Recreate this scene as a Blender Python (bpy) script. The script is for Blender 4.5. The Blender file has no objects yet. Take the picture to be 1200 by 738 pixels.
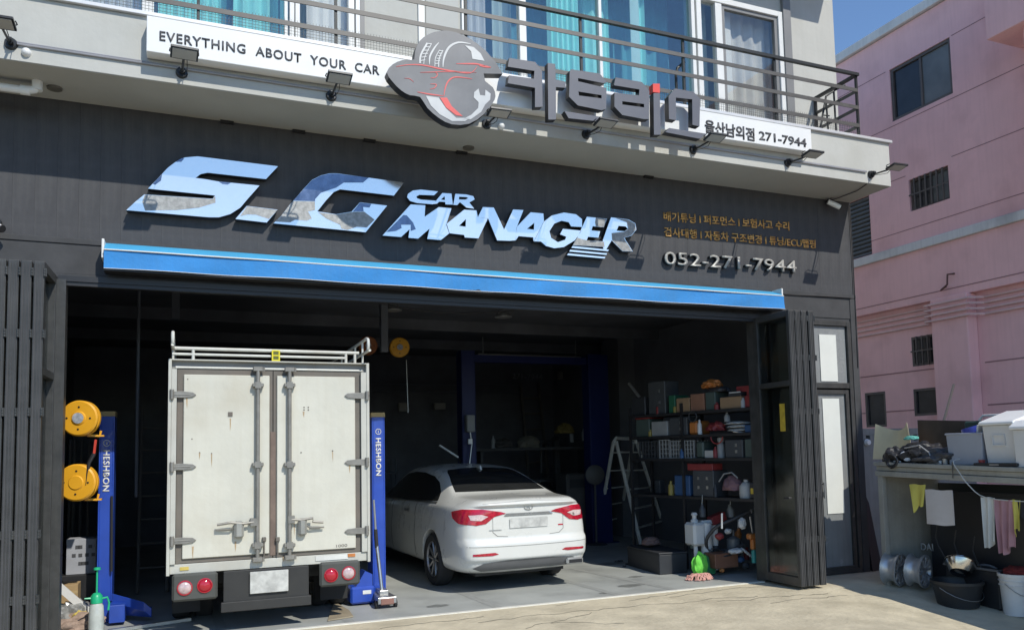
import bpy, bmesh, math, random
from mathutils import Vector, Matrix, Quaternion
from mathutils.geometry import tessellate_polygon
from mathutils.bvhtree import BVHTree
from math import sin, cos, pi, radians
random.seed(7)
SC = bpy.context.scene
COL = SC.collection

# ------------------------------------------------------------------ camera
YAW, PITCH, ROLL, FOC, PX, PY = .3963, .0763, .0216, 943.1, 609.5, 457.9
CAM = Vector((0, -7.918, 1.6))
_f = Vector((sin(YAW)*cos(PITCH), cos(YAW)*cos(PITCH), sin(PITCH)))
_r = Vector((cos(YAW), -sin(YAW), 0)); _d = _f.cross(_r)
R2 = _r*cos(ROLL) + _d*sin(ROLL); D2 = _d*cos(ROLL) - _r*sin(ROLL)
cd = bpy.data.cameras.new('camera'); cam = bpy.data.objects.new('camera', cd); COL.objects.link(cam)
cam.matrix_world = Matrix(((R2.x, -D2.x, -_f.x, CAM.x), (R2.y, -D2.y, -_f.y, CAM.y), (R2.z, -D2.z, -_f.z, CAM.z), (0, 0, 0, 1)))
cd.sensor_width = 36; cd.lens = FOC/1200*36
cd.shift_x = (600-PX)/1200; cd.shift_y = (PY-369)/1200
cd.clip_start = .05; cd.clip_end = 1500
SC.camera = cam

# ------------------------------------------------------------------ light
LDIR = Vector((-.235, .69, -.715)).normalized()          # the way the sunlight travels
w = bpy.data.worlds.new('World'); SC.world = w; w.use_nodes = True
nt = w.node_tree; sky = nt.nodes.new('ShaderNodeTexSky'); sky.sky_type = 'NISHITA'; sky.sun_disc = False
sky.sun_elevation = math.asin(-LDIR.z); sky.sun_rotation = math.atan2(-LDIR.x, -LDIR.y)
sky.air_density = 1.0; sky.dust_density = 0; sky.ozone_density = 5.5
nt.links.new(sky.outputs[0], nt.nodes['Background'].inputs[0]); nt.nodes['Background'].inputs[1].default_value = .15
sd = bpy.data.lights.new('sun', 'SUN'); sd.energy = 3.3; sd.angle = radians(.5); sd.color = (1, .96, .87)
sun = bpy.data.objects.new('sun', sd); COL.objects.link(sun); sun.rotation_euler = LDIR.to_track_quat('-Z', 'Y').to_euler(); sun.location = (3, -6, 12)
SC.view_settings.view_transform = 'Standard'; SC.view_settings.look = 'None'; SC.view_settings.exposure = .22; SC.view_settings.gamma = 1
SC.cycles.max_bounces = 7; SC.cycles.diffuse_bounces = 4; SC.cycles.transparent_max_bounces = 12

# ------------------------------------------------------------------ helpers
def ray(x, y): return _f + R2*((x-PX)/FOC) + D2*((y-PY)/FOC)
def W(x, y, Y=0.): d = ray(x, y); return CAM + d*((Y-CAM.y)/d.y)          # a point of the plane y = Y
def G(x, y, z=0.): d = ray(x, y); return CAM + d*((z-CAM.z)/d.z)          # a point of the level z
def OX(x, y, X): d = ray(x, y); return CAM + d*((X-CAM.x)/d.x)            # a point of the plane x = X

_mats = {}
def M(name, col, rough=.6, metal=0., var=.12, scale=4., bump=0., streak=0., dirt=None, spec=.5, coat=0.):
    """plain procedural paint / plastic / metal: base colour broken up by noise, optional streaks, dirt and relief"""
    if name in _mats: return _mats[name]
    m = bpy.data.materials.new(name); m.use_nodes = True; n = m.node_tree.nodes; L = m.node_tree.links
    b = n['Principled BSDF']; b.inputs['Roughness'].default_value = rough; b.inputs['Metallic'].default_value = metal
    b.inputs['Specular IOR Level'].default_value = spec; b.inputs['Coat Weight'].default_value = coat
    tc = n.new('ShaderNodeTexCoord'); no = n.new('ShaderNodeTexNoise'); no.inputs['Scale'].default_value = scale
    no.inputs['Detail'].default_value = 6; no.inputs['Roughness'].default_value = .6
    L.new(tc.outputs['Object'], no.inputs['Vector'])
    cr = n.new('ShaderNodeValToRGB'); L.new(no.outputs['Fac'], cr.inputs['Fac'])
    c = Vector(col[:3]); lo = c*(1-var); hi = c*(1+var)
    cr.color_ramp.elements[0].position = .3; cr.color_ramp.elements[1].position = .7
    cr.color_ramp.elements[0].color = (*lo, 1); cr.color_ramp.elements[1].color = (*[min(1, v) for v in hi], 1)
    out = cr.outputs['Color']
    def mix(fac, a, colr):
        mx = n.new('ShaderNodeMix'); mx.data_type = 'RGBA'; L.new(fac, mx.inputs['Factor']); L.new(a, mx.inputs['A']); mx.inputs['B'].default_value = (*colr, 1)
        return mx.outputs['Result']
    def noise(vec_scale, sc, det, p0, p1, amt):
        mp = n.new('ShaderNodeMapping'); mp.inputs['Scale'].default_value = vec_scale; L.new(tc.outputs['Object'], mp.inputs['Vector'])
        q = n.new('ShaderNodeTexNoise'); q.inputs['Scale'].default_value = sc; q.inputs['Detail'].default_value = det; L.new(mp.outputs[0], q.inputs['Vector'])
        mr = n.new('ShaderNodeMapRange'); mr.inputs[1].default_value = p0; mr.inputs[2].default_value = p1; mr.inputs[4].default_value = amt
        L.new(q.outputs['Fac'], mr.inputs[0]); return mr.outputs[0]
    if streak: out = mix(noise((9, 9, .5), 2.5, 5, .45, .75, streak), out, dirt or tuple(c*.45))
    if dirt: out = mix(noise((1, 1, 1), 1.7, 8, .52, .75, .6), out, dirt)
    L.new(out, b.inputs['Base Color'])
    rr = n.new('ShaderNodeMapRange'); rr.inputs[3].default_value = max(0, rough-.08); rr.inputs[4].default_value = min(1, rough+.1)
    L.new(no.outputs['Fac'], rr.inputs[0]); L.new(rr.outputs[0], b.inputs['Roughness'])
    if bump:
        q = n.new('ShaderNodeTexNoise'); q.inputs['Scale'].default_value = scale*7; q.inputs['Detail'].default_value = 5; L.new(tc.outputs['Object'], q.inputs['Vector'])
        bp = n.new('ShaderNodeBump'); bp.inputs['Strength'].default_value = bump; bp.inputs['Distance'].default_value = .02
        L.new(q.outputs['Fac'], bp.inputs['Height']); L.new(bp.outputs[0], b.inputs['Normal'])
    _mats[name] = m; return m
def glass(name, tint, gloss=.25, rough=.02, lo=.05):
    """thin tinted pane: lets light through and mirrors by angle"""
    if name in _mats: return _mats[name]
    m = bpy.data.materials.new(name); m.use_nodes = True; n = m.node_tree.nodes; L = m.node_tree.links
    n.remove(n['Principled BSDF']); o = n['Material Output']
    t = n.new('ShaderNodeBsdfTransparent'); t.inputs[0].default_value = (*tint, 1)
    g = n.new('ShaderNodeBsdfGlossy'); g.inputs['Roughness'].default_value = rough
    lw = n.new('ShaderNodeLayerWeight'); lw.inputs[0].default_value = gloss
    pw = n.new('ShaderNodeMath'); pw.operation = 'POWER'; pw.inputs[1].default_value = 3.; L.new(lw.outputs['Facing'], pw.inputs[0])
    mr = n.new('ShaderNodeMapRange'); mr.inputs[3].default_value = lo; mr.inputs[4].default_value = .85; L.new(pw.outputs[0], mr.inputs[0])
    mx = n.new('ShaderNodeMixShader'); L.new(mr.outputs[0], mx.inputs[0]); L.new(t.outputs[0], mx.inputs[1]); L.new(g.outputs[0], mx.inputs[2])
    L.new(mx.outputs[0], o.inputs[0]); _mats[name] = m; return m

class MB:
    """collects shapes, then links them as ONE mesh object"""
    def __init__(s): s.v = []; s.f = []
    def add(s, vs, fs):
        k = len(s.v); s.v += [Vector(p) for p in vs]; s.f += [tuple(i+k for i in f) for f in fs]; return s
    def box(s, x0, x1, y0, y1, z0, z1):
        return s.add([(x, y, z) for z in (z0, z1) for y in (y0, y1) for x in (x0, x1)],
                     [(0, 2, 3, 1), (4, 5, 7, 6), (0, 1, 5, 4), (2, 6, 7, 3), (0, 4, 6, 2), (1, 3, 7, 5)])
    def obox(s, c, size, rot=None):
        c = Vector(c); h = Vector(size)/2; k = len(s.v); s.box(-h.x, h.x, -h.y, h.y, -h.z, h.z)
        for i in range(k, len(s.v)): s.v[i] = (rot @ s.v[i] if rot else s.v[i]) + c
        return s
    def bbox(s, x0, x1, y0, y1, z0, z1, b=.01):
        """box with all edges bevelled"""
        X, Y, Z = (x0, x1), (y0, y1), (z0, z1); vs = []; idx = {}
        for i in (0, 1):
            for j in (0, 1):
                for k in (0, 1):
                    sx, sy, sz = (1-2*i)*b, (1-2*j)*b, (1-2*k)*b
                    for a, p in enumerate(((X[i], Y[j]+sy, Z[k]+sz), (X[i]+sx, Y[j], Z[k]+sz), (X[i]+sx, Y[j]+sy, Z[k]))):
                        idx[i, j, k, a] = len(vs); vs.append(p)
        bm = bmesh.new()
        for p in vs: bm.verts.new(p)
        r = bmesh.ops.convex_hull(bm, input=bm.verts[:]); bm.verts.index_update()
        bmesh.ops.dissolve_limit(bm, angle_limit=.01, verts=bm.verts[:], edges=bm.edges[:])
        bm.verts.index_update(); s.add([v.co.copy() for v in bm.verts], [tuple(v.index for v in f.verts) for f in bm.faces]); bm.free(); return s
    def cyl(s, p0, p1, r0, r1=None, n=12, caps=True):
        r1 = r0 if r1 is None else r1; p0 = Vector(p0); p1 = Vector(p1); d = (p1-p0).normalized()
        a = d.orthogonal().normalized(); b = d.cross(a); vs = []
        for p, r in ((p0, r0), (p1, r1)):
            for i in range(n): t = 2*pi*i/n; vs.append(p + (a*cos(t)+b*sin(t))*r)
        fs = [(i, (i+1) % n, n+(i+1) % n, n+i) for i in range(n)]
        if caps: fs += [tuple(range(n-1, -1, -1)), tuple(range(n, 2*n))]
        return s.add(vs, fs)
    def tube(s, pts, r, n=8, caps=True, closed=False):
        pts = [Vector(p) for p in pts]; N = len(pts); rs = r if isinstance(r, (list, tuple)) else [r]*N; vs = []; up = None
        for i, p in enumerate(pts):
            if closed: t = pts[(i+1) % N]-pts[i-1]
            else: t = pts[min(i+1, N-1)]-pts[max(i-1, 0)]
            t.normalize()
            if up is None: up = t.orthogonal().normalized()
            up = (up-t*up.dot(t)); up = up.normalized() if up.length > 1e-6 else t.orthogonal().normalized()
            b = t.cross(up)
            for k in range(n): a = 2*pi*k/n; vs.append(p+(up*cos(a)+b*sin(a))*rs[i])
        fs = []
        for i in range(N if closed else N-1):
            j = (i+1) % N
            fs += [(i*n+k, i*n+(k+1) % n, j*n+(k+1) % n, j*n+k) for k in range(n)]
        if caps and not closed: fs += [tuple(range(n-1, -1, -1)), tuple((N-1)*n+k for k in range(n))]
        return s.add(vs, fs)
    def lathe(s, prof, c, axis=(0, 0, 1), n=24):
        """prof: (radius, height) pairs along the axis from c"""
        c = Vector(c); ax = Vector(axis).normalized(); a = ax.orthogonal().normalized(); b = ax.cross(a); vs = []
        for r, h in prof:
            for i in range(n): t = 2*pi*i/n; vs.append(c+ax*h+(a*cos(t)+b*sin(t))*max(r, 1e-4))
        fs = [(j*n+i, j*n+(i+1) % n, (j+1)*n+(i+1) % n, (j+1)*n+i) for j in range(len(prof)-1) for i in range(n)]
        return s.add(vs, fs)
    def prism(s, poly, off, holes=()):
        """flat polygon (with holes) pushed along off into a solid"""
        off = Vector(off); loops = [[Vector(p) for p in poly]]+[[Vector(p) for p in h] for h in holes]
        flat = [p for l in loops for p in l]; n = len(flat); tri = tessellate_polygon(loops)
        vs = flat+[p+off for p in flat]
        fs = []
        for t in tri:
            c = (flat[t[1]]-flat[t[0]]).cross(flat[t[2]]-flat[t[0]])
            a, b, d = t if c.dot(off) < 0 else (t[0], t[2], t[1])
            fs.append((a, b, d)); fs.append((a+n, d+n, b+n))
        k = 0
        for l in loops:
            m = len(l)
            for i in range(m): j = (i+1) % m; fs.append((k+i, k+j, n+k+j, n+k+i))
            k += m
        return s.add(vs, fs)
    def quad(s, a, b, c, d): return s.add([a, b, c, d], [(0, 1, 2, 3)])
    def build(s, name, mat, parent=None, smooth=False, origin=None, local=False, bevel=0., fixn=True):
        me = bpy.data.meshes.new(name); ob = bpy.data.objects.new(name, me); COL.objects.link(ob)
        o = Vector((0, 0, 0))
        if parent is not None:
            ob.parent = parent
            if not local: o = wloc(parent)
        elif origin is not None: o = Vector(origin); ob.location = o
        me.from_pydata([p-o for p in s.v], [], s.f)
        if fixn:
            bm = bmesh.new(); bm.from_mesh(me); bmesh.ops.recalc_face_normals(bm, faces=bm.faces[:]); bm.to_mesh(me); bm.free()
        me.materials.append(mat)
        if smooth:
            me.polygons.foreach_set('use_smooth', [True]*len(me.polygons))
            me.set_sharp_from_angle(angle=radians(40))
        if bevel:
            md = ob.modifiers.new('bevel', 'BEVEL'); md.width = bevel; md.segments = 2; md.limit_method = 'ANGLE'
        me.update(); return ob
def wloc(o):
    p = Vector((0, 0, 0))
    while o: p += o.location; o = o.parent
    return p
def tag(o, label=None, cat=None, group=None, kind=None):
    if label: o['label'] = label
    if cat: o['category'] = cat
    if group: o['group'] = group
    if kind: o['kind'] = kind
    return o
def T(name, label, cat, loc=(0, 0, 0), rz=0., group=None):
    o = bpy.data.objects.new(name, None); COL.objects.link(o); o.location = loc; o.rotation_euler = (0, 0, rz); o.empty_display_size = .2
    return tag(o, label, cat, group)
def copy_tree(o, parent=None):
    c = o.copy(); COL.objects.link(c); c.parent = parent
    for ch in list(o.children): copy_tree(ch, c)
    return c
def S(name, mb, mat, **k): return tag(mb.build(name, mat, **k), kind='structure')
def poly_px(pts, Y, reg=None):
    """traced outline -> points of the plane y = Y; reg = (x0, y0, scale) of the enlargement it was read from"""
    if reg: pts = [(reg[0]+x/reg[2], reg[1]+y/reg[2]) for x, y in pts]
    return [W(x, y, Y) for x, y in pts]
def smoothpts(pts, k=4, closed=True):
    """Catmull-Rom through the points"""
    n = len(pts); out = []
    for i in range(n if closed else n-1):
        p0, p1, p2, p3 = [Vector(pts[j % n] if closed else pts[min(max(j, 0), n-1)]) for j in (i-1, i, i+1, i+2)]
        for a in range(k):
            t = a/k; out.append(.5*((2*p1)+(p2-p0)*t+(2*p0-5*p1+4*p2-p3)*t*t+(3*p1-p0-3*p2+p3)*t**3))
    if not closed: out.append(Vector(pts[-1]))
    return out
def text(name, s, pl, pr, Y, cap, mat, parent, ext=.006, bold=0., shear=0., spacing=1., thick_back=True, plane='y'):
    """lettering whose base line runs from pixel pl to pixel pr on plane y = Y (or x = Y); cap = height of a capital"""
    F = (lambda q: W(q[0], q[1], Y)) if plane == 'y' else (lambda q: OX(q[0], q[1], Y))
    a, b = F(pl), F(pr)
    return text3(name, s, a, b, cap, mat, parent, ext, bold, shear, spacing)
def text3(name, s, a, b, cap, mat, parent, ext=.006, bold=0., shear=0., spacing=1., upv=None, gap=0.):
    cu = bpy.data.curves.new(name, 'FONT'); cu.body = s; cu.size = 1; cu.offset = bold; cu.space_character = spacing; cu.shear = shear; cu.resolution_u = 3
    ob = bpy.data.objects.new(name, cu); COL.objects.link(ob); dg = bpy.context.evaluated_depsgraph_get(); me = bpy.data.meshes.new_from_object(ob.evaluated_get(dg))
    bpy.data.objects.remove(ob)
    bm = bmesh.new(); bm.from_mesh(me); xs = [v.co.x for v in bm.verts]; x0, x1 = min(xs), max(xs)
    # split into single characters: islands whose x ranges overlap belong together
    bm.verts.ensure_lookup_table(); seen = set(); isl = []
    for v in bm.verts:
        if v.index in seen: continue
        st = [v]; seen.add(v.index); g = []
        while st:
            q = st.pop(); g.append(q.index)
            for e in q.link_edges:
                o_ = e.other_vert(q)
                if o_.index not in seen: seen.add(o_.index); st.append(o_)
        isl.append((min(bm.verts[k].co.x for k in g), max(bm.verts[k].co.x for k in g), g))
    isl.sort(key=lambda t: t[0]); groups = []
    for lo, hi, g in isl:
        if groups and lo < groups[-1][1]-.004+(gap or 0): groups[-1][1] = max(groups[-1][1], hi); groups[-1][2] += g
        else: groups.append([lo, hi, list(g)])
    wd = (b-a).length; ex = (b-a).normalized(); up = Vector(upv or (0, 0, 1)); up = (up-ex*up.dot(ex)).normalized(); ez = ex.cross(up)
    o = wloc(parent) if parent else Vector((0, 0, 0)); out = None
    for lo, hi, g in groups:
        keep = set(g); b2 = bm.copy(); b2.verts.ensure_lookup_table()
        bmesh.ops.delete(b2, geom=[v for v in b2.verts if v.index not in keep], context='VERTS')
        r = bmesh.ops.extrude_face_region(b2, geom=b2.faces[:])
        for e in r['geom']:
            if isinstance(e, bmesh.types.BMVert): e.co.z += 1
        for v in b2.verts: v.co = a + ex*((v.co.x-x0)/(x1-x0)*wd) + up*(v.co.y*cap/.72) + ez*(v.co.z*ext) - o
        bmesh.ops.recalc_face_normals(b2, faces=b2.faces[:]); m2 = bpy.data.meshes.new(name); b2.to_mesh(m2); b2.free(); m2.materials.append(mat)
        t = bpy.data.objects.new(name, m2); COL.objects.link(t); t.parent = parent; out = t
    bm.free(); return out
def lump(mb, c, size, seed=0, sub=3, amt=.25, flat=True):
    """crumpled heap"""
    rnd = random.Random(seed); bm = bmesh.new(); bmesh.ops.create_icosphere(bm, subdivisions=sub, radius=1)
    ph = [(Vector((rnd.uniform(-1, 1), rnd.uniform(-1, 1), rnd.uniform(-1, 1))).normalized(), rnd.uniform(2, 7), rnd.uniform(0, 6)) for _ in range(12)]
    c = Vector(c)
    for v in bm.verts:
        n = v.co.copy(); k = 1+amt*sum(abs(sin(q.dot(n)*f+p))-.6 for q, f, p in ph)/4
        v.co = Vector((n.x*size[0]*k, n.y*size[1]*k, (max(n.z, -.35) if flat else n.z)*size[2]*k))+c
        if flat and v.co.z < c.z-.3*size[2]: v.co.z = c.z-.3*size[2]
    bm.verts.index_update(); mb.add([v.co.copy() for v in bm.verts], [tuple(v.index for v in f.verts) for f in bm.faces]); bm.free(); return mb
def cloth(mb, a, b, drop, folds=3, amp=.02, taper=0., seed=0, nrm=None, thick=.006, ragged=.05):
    """cloth hanging from a to b, falling 'drop'"""
    rnd = random.Random(seed); a = Vector(a); b = Vector(b); nx, nz = 14, 10; e = (b-a); n = Vector(nrm) if nrm else e.cross(Vector((0, 0, 1))).normalized()
    p1, p2 = rnd.uniform(0, 6), rnd.uniform(0, 6); f = []; rp = rnd.uniform(0, 3); rg = [ragged*(sin(i/nx*3.3+rp)+.35*sin(i/nx*9+rp*3)) for i in range(nx+1)]
    for side in (1, -1):
        for j in range(nz+1):
            t = j/nz
            for i in range(nx+1):
                u = i/nx; uu = .5+(u-.5)*(1-taper*t)
                f.append(a+e*uu+n*(sin(u*folds*2*pi+p1+t*.8)*amp*(.4+t)+side*thick/2)+Vector((0, 0, -drop*t*(1+rg[i]*t)+sin(u*9+p2)*.004)))
    m = (nx+1)*(nz+1); fs = []
    for k, o in ((0, 0), (1, m)):
        for j in range(nz):
            for i in range(nx):
                q = (o+j*(nx+1)+i, o+j*(nx+1)+i+1, o+(j+1)*(nx+1)+i+1, o+(j+1)*(nx+1)+i); fs.append(q if k == 0 else q[::-1])
    edge = [i for i in range(nx+1)]+[j*(nx+1)+nx for j in range(1, nz+1)]+[nz*(nx+1)+i for i in range(nx-1, -1, -1)]+[j*(nx+1) for j in range(nz-1, 0, -1)]
    for i in range(len(edge)): p, q = edge[i], edge[(i+1) % len(edge)]; fs.append((p, q, q+m, p+m))
    return mb.add(f, fs)
# ------------------------------------------------------------------ materials
m_ground = M('yard_concrete', (.57, .50, .36), .9, var=.17, scale=2.6, bump=.5, streak=.0, dirt=(.36, .31, .215))
m_floor = M('epoxy_floor', (.385, .395, .37), .5, var=.14, scale=1.5, bump=.08, dirt=(.2, .205, .2))
m_strip = M('floor_edge_paint', (.72, .70, .62), .6, var=.1, scale=6)
m_board = M('charcoal_cladding', (.080, .080, .084), .6, var=.12, scale=5, bump=.1, streak=.4, dirt=(.125, .122, .118), spec=.04)
m_board2 = M('charcoal_trim', (.072, .072, .074), .55, var=.15, scale=4, bump=.06, spec=.08)
m_white = M('off_white_render', (.50, .495, .455), .85, var=.05, scale=2.5, bump=.12, streak=.18, dirt=(.42, .41, .36))
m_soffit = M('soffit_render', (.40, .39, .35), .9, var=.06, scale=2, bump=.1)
m_coping = M('coping_metal', (.62, .62, .62), .4, .3, var=.05)
m_sign = M('sign_white', (.80, .80, .78), .4, var=.02, coat=.2)
m_black = M('black_paint', (.02, .02, .022), .45, var=.2)
m_dframe = M('door_frame_bronze', (.055, .056, .055), .42, .25, var=.25, scale=8, bump=.05, streak=.3, dirt=(.1, .095, .085))
m_dark = M('interior_dark_paint', (.11, .115, .13), .7, var=.25, scale=2, bump=.1)
m_dark2 = M('interior_side_paint', (.13, .135, .15), .75, var=.15, scale=2)
m_text = M('grey_lettering', (.07, .07, .075), .5, var=.05)
m_wframe = M('white_upvc', (.74, .74, .72), .35, var=.03)
m_gframe = M('grey_upvc', (.20, .20, .20), .45, var=.05)
m_rail = M('railing_paint', (.10, .095, .088), .45, .3, var=.12, scale=9)
m_railb = M('railing_dark', (.022, .025, .026), .45, .3, var=.12)
m_wire = M('mesh_wire', (.09, .09, .088), .5, .5)
m_steel = M('galvanised_steel', (.42, .42, .41), .38, .85, var=.12, scale=9)
m_alu = M('aluminium', (.55, .55, .54), .32, .9, var=.08, scale=12)
m_pink = M('pink_render', (.88, .54, .53), .88, var=.07, scale=1.1, bump=.2, streak=.2, dirt=(.66, .38, .37))
m_pink2 = M('pink_groove', (.36, .20, .20), .9)
m_pinkb = M('pale_band', (.70, .70, .68), .85, var=.06, scale=3, streak=.2, dirt=(.3, .3, .3))
m_block = M('block_wall', (.27, .265, .25), .9, var=.12, scale=3, bump=.3, streak=.4, dirt=(.17, .165, .155))
m_cement = M('cement_grey', (.30, .295, .26), .85, var=.12, scale=4, bump=.15, streak=.3, dirt=(.2, .195, .17))
g_teal = glass('teal_glass', (.85, .96, .96), .35, lo=.14); g_clear = glass('clear_glass', (.95, .96, .95), .3, lo=.08); g_grey = glass('grey_glass', (.90, .92, .92), .3, lo=.15)
g_dark = glass('dark_glass', (.25, .27, .28), .35); g_door = None

# ------------------------------------------------------------------ ground
def ground_z(x, y):
    a = min(1, max(0, (x-5.6)/1.9)); a = a*a*(3-2*a); b = min(1, max(0, (-y-.55)/1.9))
    return -.20*a*b-.004
mb = MB(); xs = [-400, -60, -20, -8, -4]+[-3+i*.35 for i in range(45)]+[14, 20, 60, 400]; ys = [-400, -60, -20, -12]+[-9+i*.3 for i in range(31)]
ys = sorted(set([round(v, 3) for v in ys if v < -.02]+[-.02])); rnd = random.Random(3)
xs = sorted(set(round(v, 3) for v in xs))
vs = [(x, y, ground_z(x, y)) for y in ys for x in xs]; nx = len(xs)
mb.add(vs, [(j*nx+i, j*nx+i+1, (j+1)*nx+i+1, (j+1)*nx+i) for j in range(len(ys)-1) for i in range(nx-1)])
mb.add([(x, y, -.012) for y in (-.02, 400) for x in (-400, 400)], [(0, 1, 3, 2)])
S('ground', mb, m_ground, smooth=False)
mb = MB().box(-400, 4.5, -400, -4.2, -.5, .012).box(4.5, 400, -400, -14, -.5, .0); S('added_dark_ground', mb, M('added_dark_asphalt', (.055, .055, .055), .9, bump=.3))  # unseen dark ground, added and shaped to trim light bounced up at the facade
# oil stains and tyre marks with shapes of their own
m_oil = M('oil_stain', (.20, .205, .19), .4, var=.2, scale=9); m_tyre = M('tyre_mark', (.32, .325, .305), .6, var=.15, scale=20); rnd = random.Random(21)
for cx0, cy0, rr in ((4.9, .55, .16), (5.3, 1.1, .10), (2.5, .45, .12), (4.4, .25, .07), (5.6, 2.3, .2)):
    n = 22; k = MB(); k.add([(cx0+rr*(1+.3*sin(i*1.9+cx0)+.2*rnd.uniform(-1, 1))*cos(2*pi*i/n), cy0+.6*rr*(1+.25*rnd.uniform(-1, 1))*sin(2*pi*i/n), .0012) for i in range(n)], [tuple(range(n))]); tag(k.build('floor_stain', m_oil, fixn=False), kind='structure')
for x0, sl in ((2.98, .05), (4.42, .06), (5.15, .12), (.3, .02), (1.45, .03)):
    k = MB(); n = 16; k.add([(x0-sl*i*.15+(.10 if s_ else 0)+.006*sin(i*2.3), .05+.14*i, .0022) for s_ in (0, 1) for i in range(n)], [(i, n+i, n+i+1, i+1) for i in range(n-1)]); tag(k.build('tyre_mark', m_tyre, fixn=False), kind='structure')
# interior floor, its pale edge strip, shallow cracks and expansion joints
S('garage_floor', MB().box(-1.9, 6.42, .035, 9.0, -.006, 0).box(6.42, 7.95, .13, 9.0, -.006, 0), m_floor)
S('floor_edge_strip', MB().box(-1.0, 6.42, -.022, .035, -.008, .004), m_strip)
m_line = M('worn_line_paint', (.55, .55, .52), .7, var=.2)
m_crack = M('concrete_joint', (.16, .145, .115), .95)
rnd = random.Random(5); mb = MB()
for x, y, L, a in ((2.6, -.55, 3.4, -.03), (4.4, -.28, 1.2, .35), (3.2, -.9, .8, -.5), (5.2, -.75, 1.5, -.12), (1.7, -.35, 1.1, .1), (4.9, -.3, 1.6, -.05), (3.6, -.15, .6, .6), (5.6, -1.1, 1.2, .1), (2.9, -1.0, 1.0, .4)):
    px, py = x, y
    for k in range(int(L/.09)):
        a2 = a+rnd.uniform(-.5, .5); qx, qy = px+.09*cos(a2), py+.09*sin(a2)
        if qy > -.04: break
        z0 = ground_z(px, py)+.002; wd = rnd.uniform(.003, .007)
        mb.add([(px, py-wd, z0), (qx, qy-wd, z0), (qx, qy+wd, z0), (px, py+wd, z0)], [(0, 1, 2, 3)]); px, py = qx, qy
tag(mb.build('ground_crack', m_crack), kind='structure')

# ------------------------------------------------------------------ shop building
bld = T('shop_building', 'grey and off-white two storey garage building with dark clad fascia and open workshop bay', 'building', (-1, 0, 0))
XR = 8.08
# dark fascia of vertical boards
bd = MB(); BW = .168; bw = BW-.0009
bd.box(0, bw, -.012, .0, 3.553, 4.795)
proto = bd.build('board', m_board, bld, origin=None, local=True); proto.location = (-1.55+1, 0, 0)
x = -1.55; i = 0; rnd = random.Random(2)
while x < XR-BW*1.01:
    o = proto if i == 0 else proto.copy()
    if i: COL.objects.link(o); o.parent = bld
    o.location = (x+1, rnd.uniform(-.0012, .0006), 0); x += BW; i += 1
MB().box(-5, -1.56, -.012, .06, 0, 4.795).build('side_wall', m_board, bld)
MB().box(x, XR, -.012, .0, 3.553, 4.795).build('end_board', m_board, bld)
MB().box(-1.56, XR, .001, .11, 3.2, 4.795).build('wall_core', m_black, bld)
# trims under the boards, lintel
mb = MB().box(-1.56, XR+.004, -.03, .0, 3.505, 3.553).box(-1.56, XR, -.02, .0, 3.235, 3.503).box(-1.56, 6.5, -.035, .06, 3.185, 3.233)
mb.build('lintel', m_board2, bld, bevel=.004)
MB().box(-1.02, 6.46, -.062, -.036, 3.165, 3.215).box(-1.02, 6.46, -.05, .03, 3.13, 3.163).build('door_track', m_black, bld)
MB().tube([(x_, -.035+.004*sin(x_*3), 3.50-.008*sin(x_*2.2)) for x_ in [6.9+i*.1 for i in range(12)]], .006, 5).build('cable', m_black, bld)
# jambs, right hand pier
MB().box(-1.03, -.955, -.07, .07, 0, 3.18).build('left_jamb', m_dframe, bld)
MB().box(6.42, 6.50, -.03, .12, 0, 3.18).build('right_jamb', m_dframe, bld)
MB().box(-1.56, -1.03, .0, .06, 0, 3.2).build('wall_panel', m_board2, bld)
MB().box(6.50, 7.24, -.01, .1, 0, 3.235).box(7.24, 8.0, -.01, .1, 3.2, 3.235).build('pier_panel', m_board2, bld)
MB().box(7.975, XR, -.03, .04, -.05, 3.5).build('corner_pier', m_board2, bld, bevel=.004); MB().box(7.98, XR-.003, .041, 9.2, -.05, 4.79).box(7.9, XR, .31, 9.2, 4.8, 8.2).build('end_wall', m_white, bld)
MB().tube([(XR-.02, -.03, 4.75), (XR-.015, -.034, 4.1), (XR-.02, -.034, 3.4), (XR-.03, -.036, 2.6)], .007, 5).build('cable', m_black, bld)
# glazed side door
def frame(mb, x0, x1, z0, z1, t, y0, y1):
    return mb.box(x0, x0+t, y0, y1, z0, z1).box(x1-t, x1, y0, y1, z0, z1).box(x0+t, x1-t, y0, y1, z0, z0+t).box(x0+t, x1-t, y0, y1, z1-t, z1)
dr = frame(MB(), 7.25, 7.965, .0, 3.195, .06, -.03, .07).box(7.31, 7.905, -.025, .065, 2.33, 2.40).build('glazed_door', m_dframe, bld, bevel=.004)
frame(MB(), 7.33, 7.885, .04, 2.31, .05, -.02, .04).build('door_leaf', m_dframe, dr)
MB().box(7.32, 7.90, .008, .014, 2.4, 3.13).box(7.38, 7.84, .008, .014, .09, 2.27).build('pane', M('frosted_pane', (.24, .25, .25), .25, var=.12, scale=2, streak=.3, dirt=(.15, .155, .15)), dr)
MB().box(7.46, 7.735, -.002, .003, 2.42, 3.02).box(7.46, 7.735, -.002, .003, .75, 2.2).build('white_pane_strip', M('white_pane_strip', (.70, .71, .66), .5, var=.04), dr)  # pale strips set just proud of the door panes
MB().cyl((7.37, -.06, .95), (7.37, -.06, 1.15), .011).cyl((7.37, -.06, .97), (7.37, -.015, .97), .008).cyl((7.37, -.06, 1.13), (7.37, -.015, 1.13), .008).build('handle', m_steel, dr)
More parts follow.
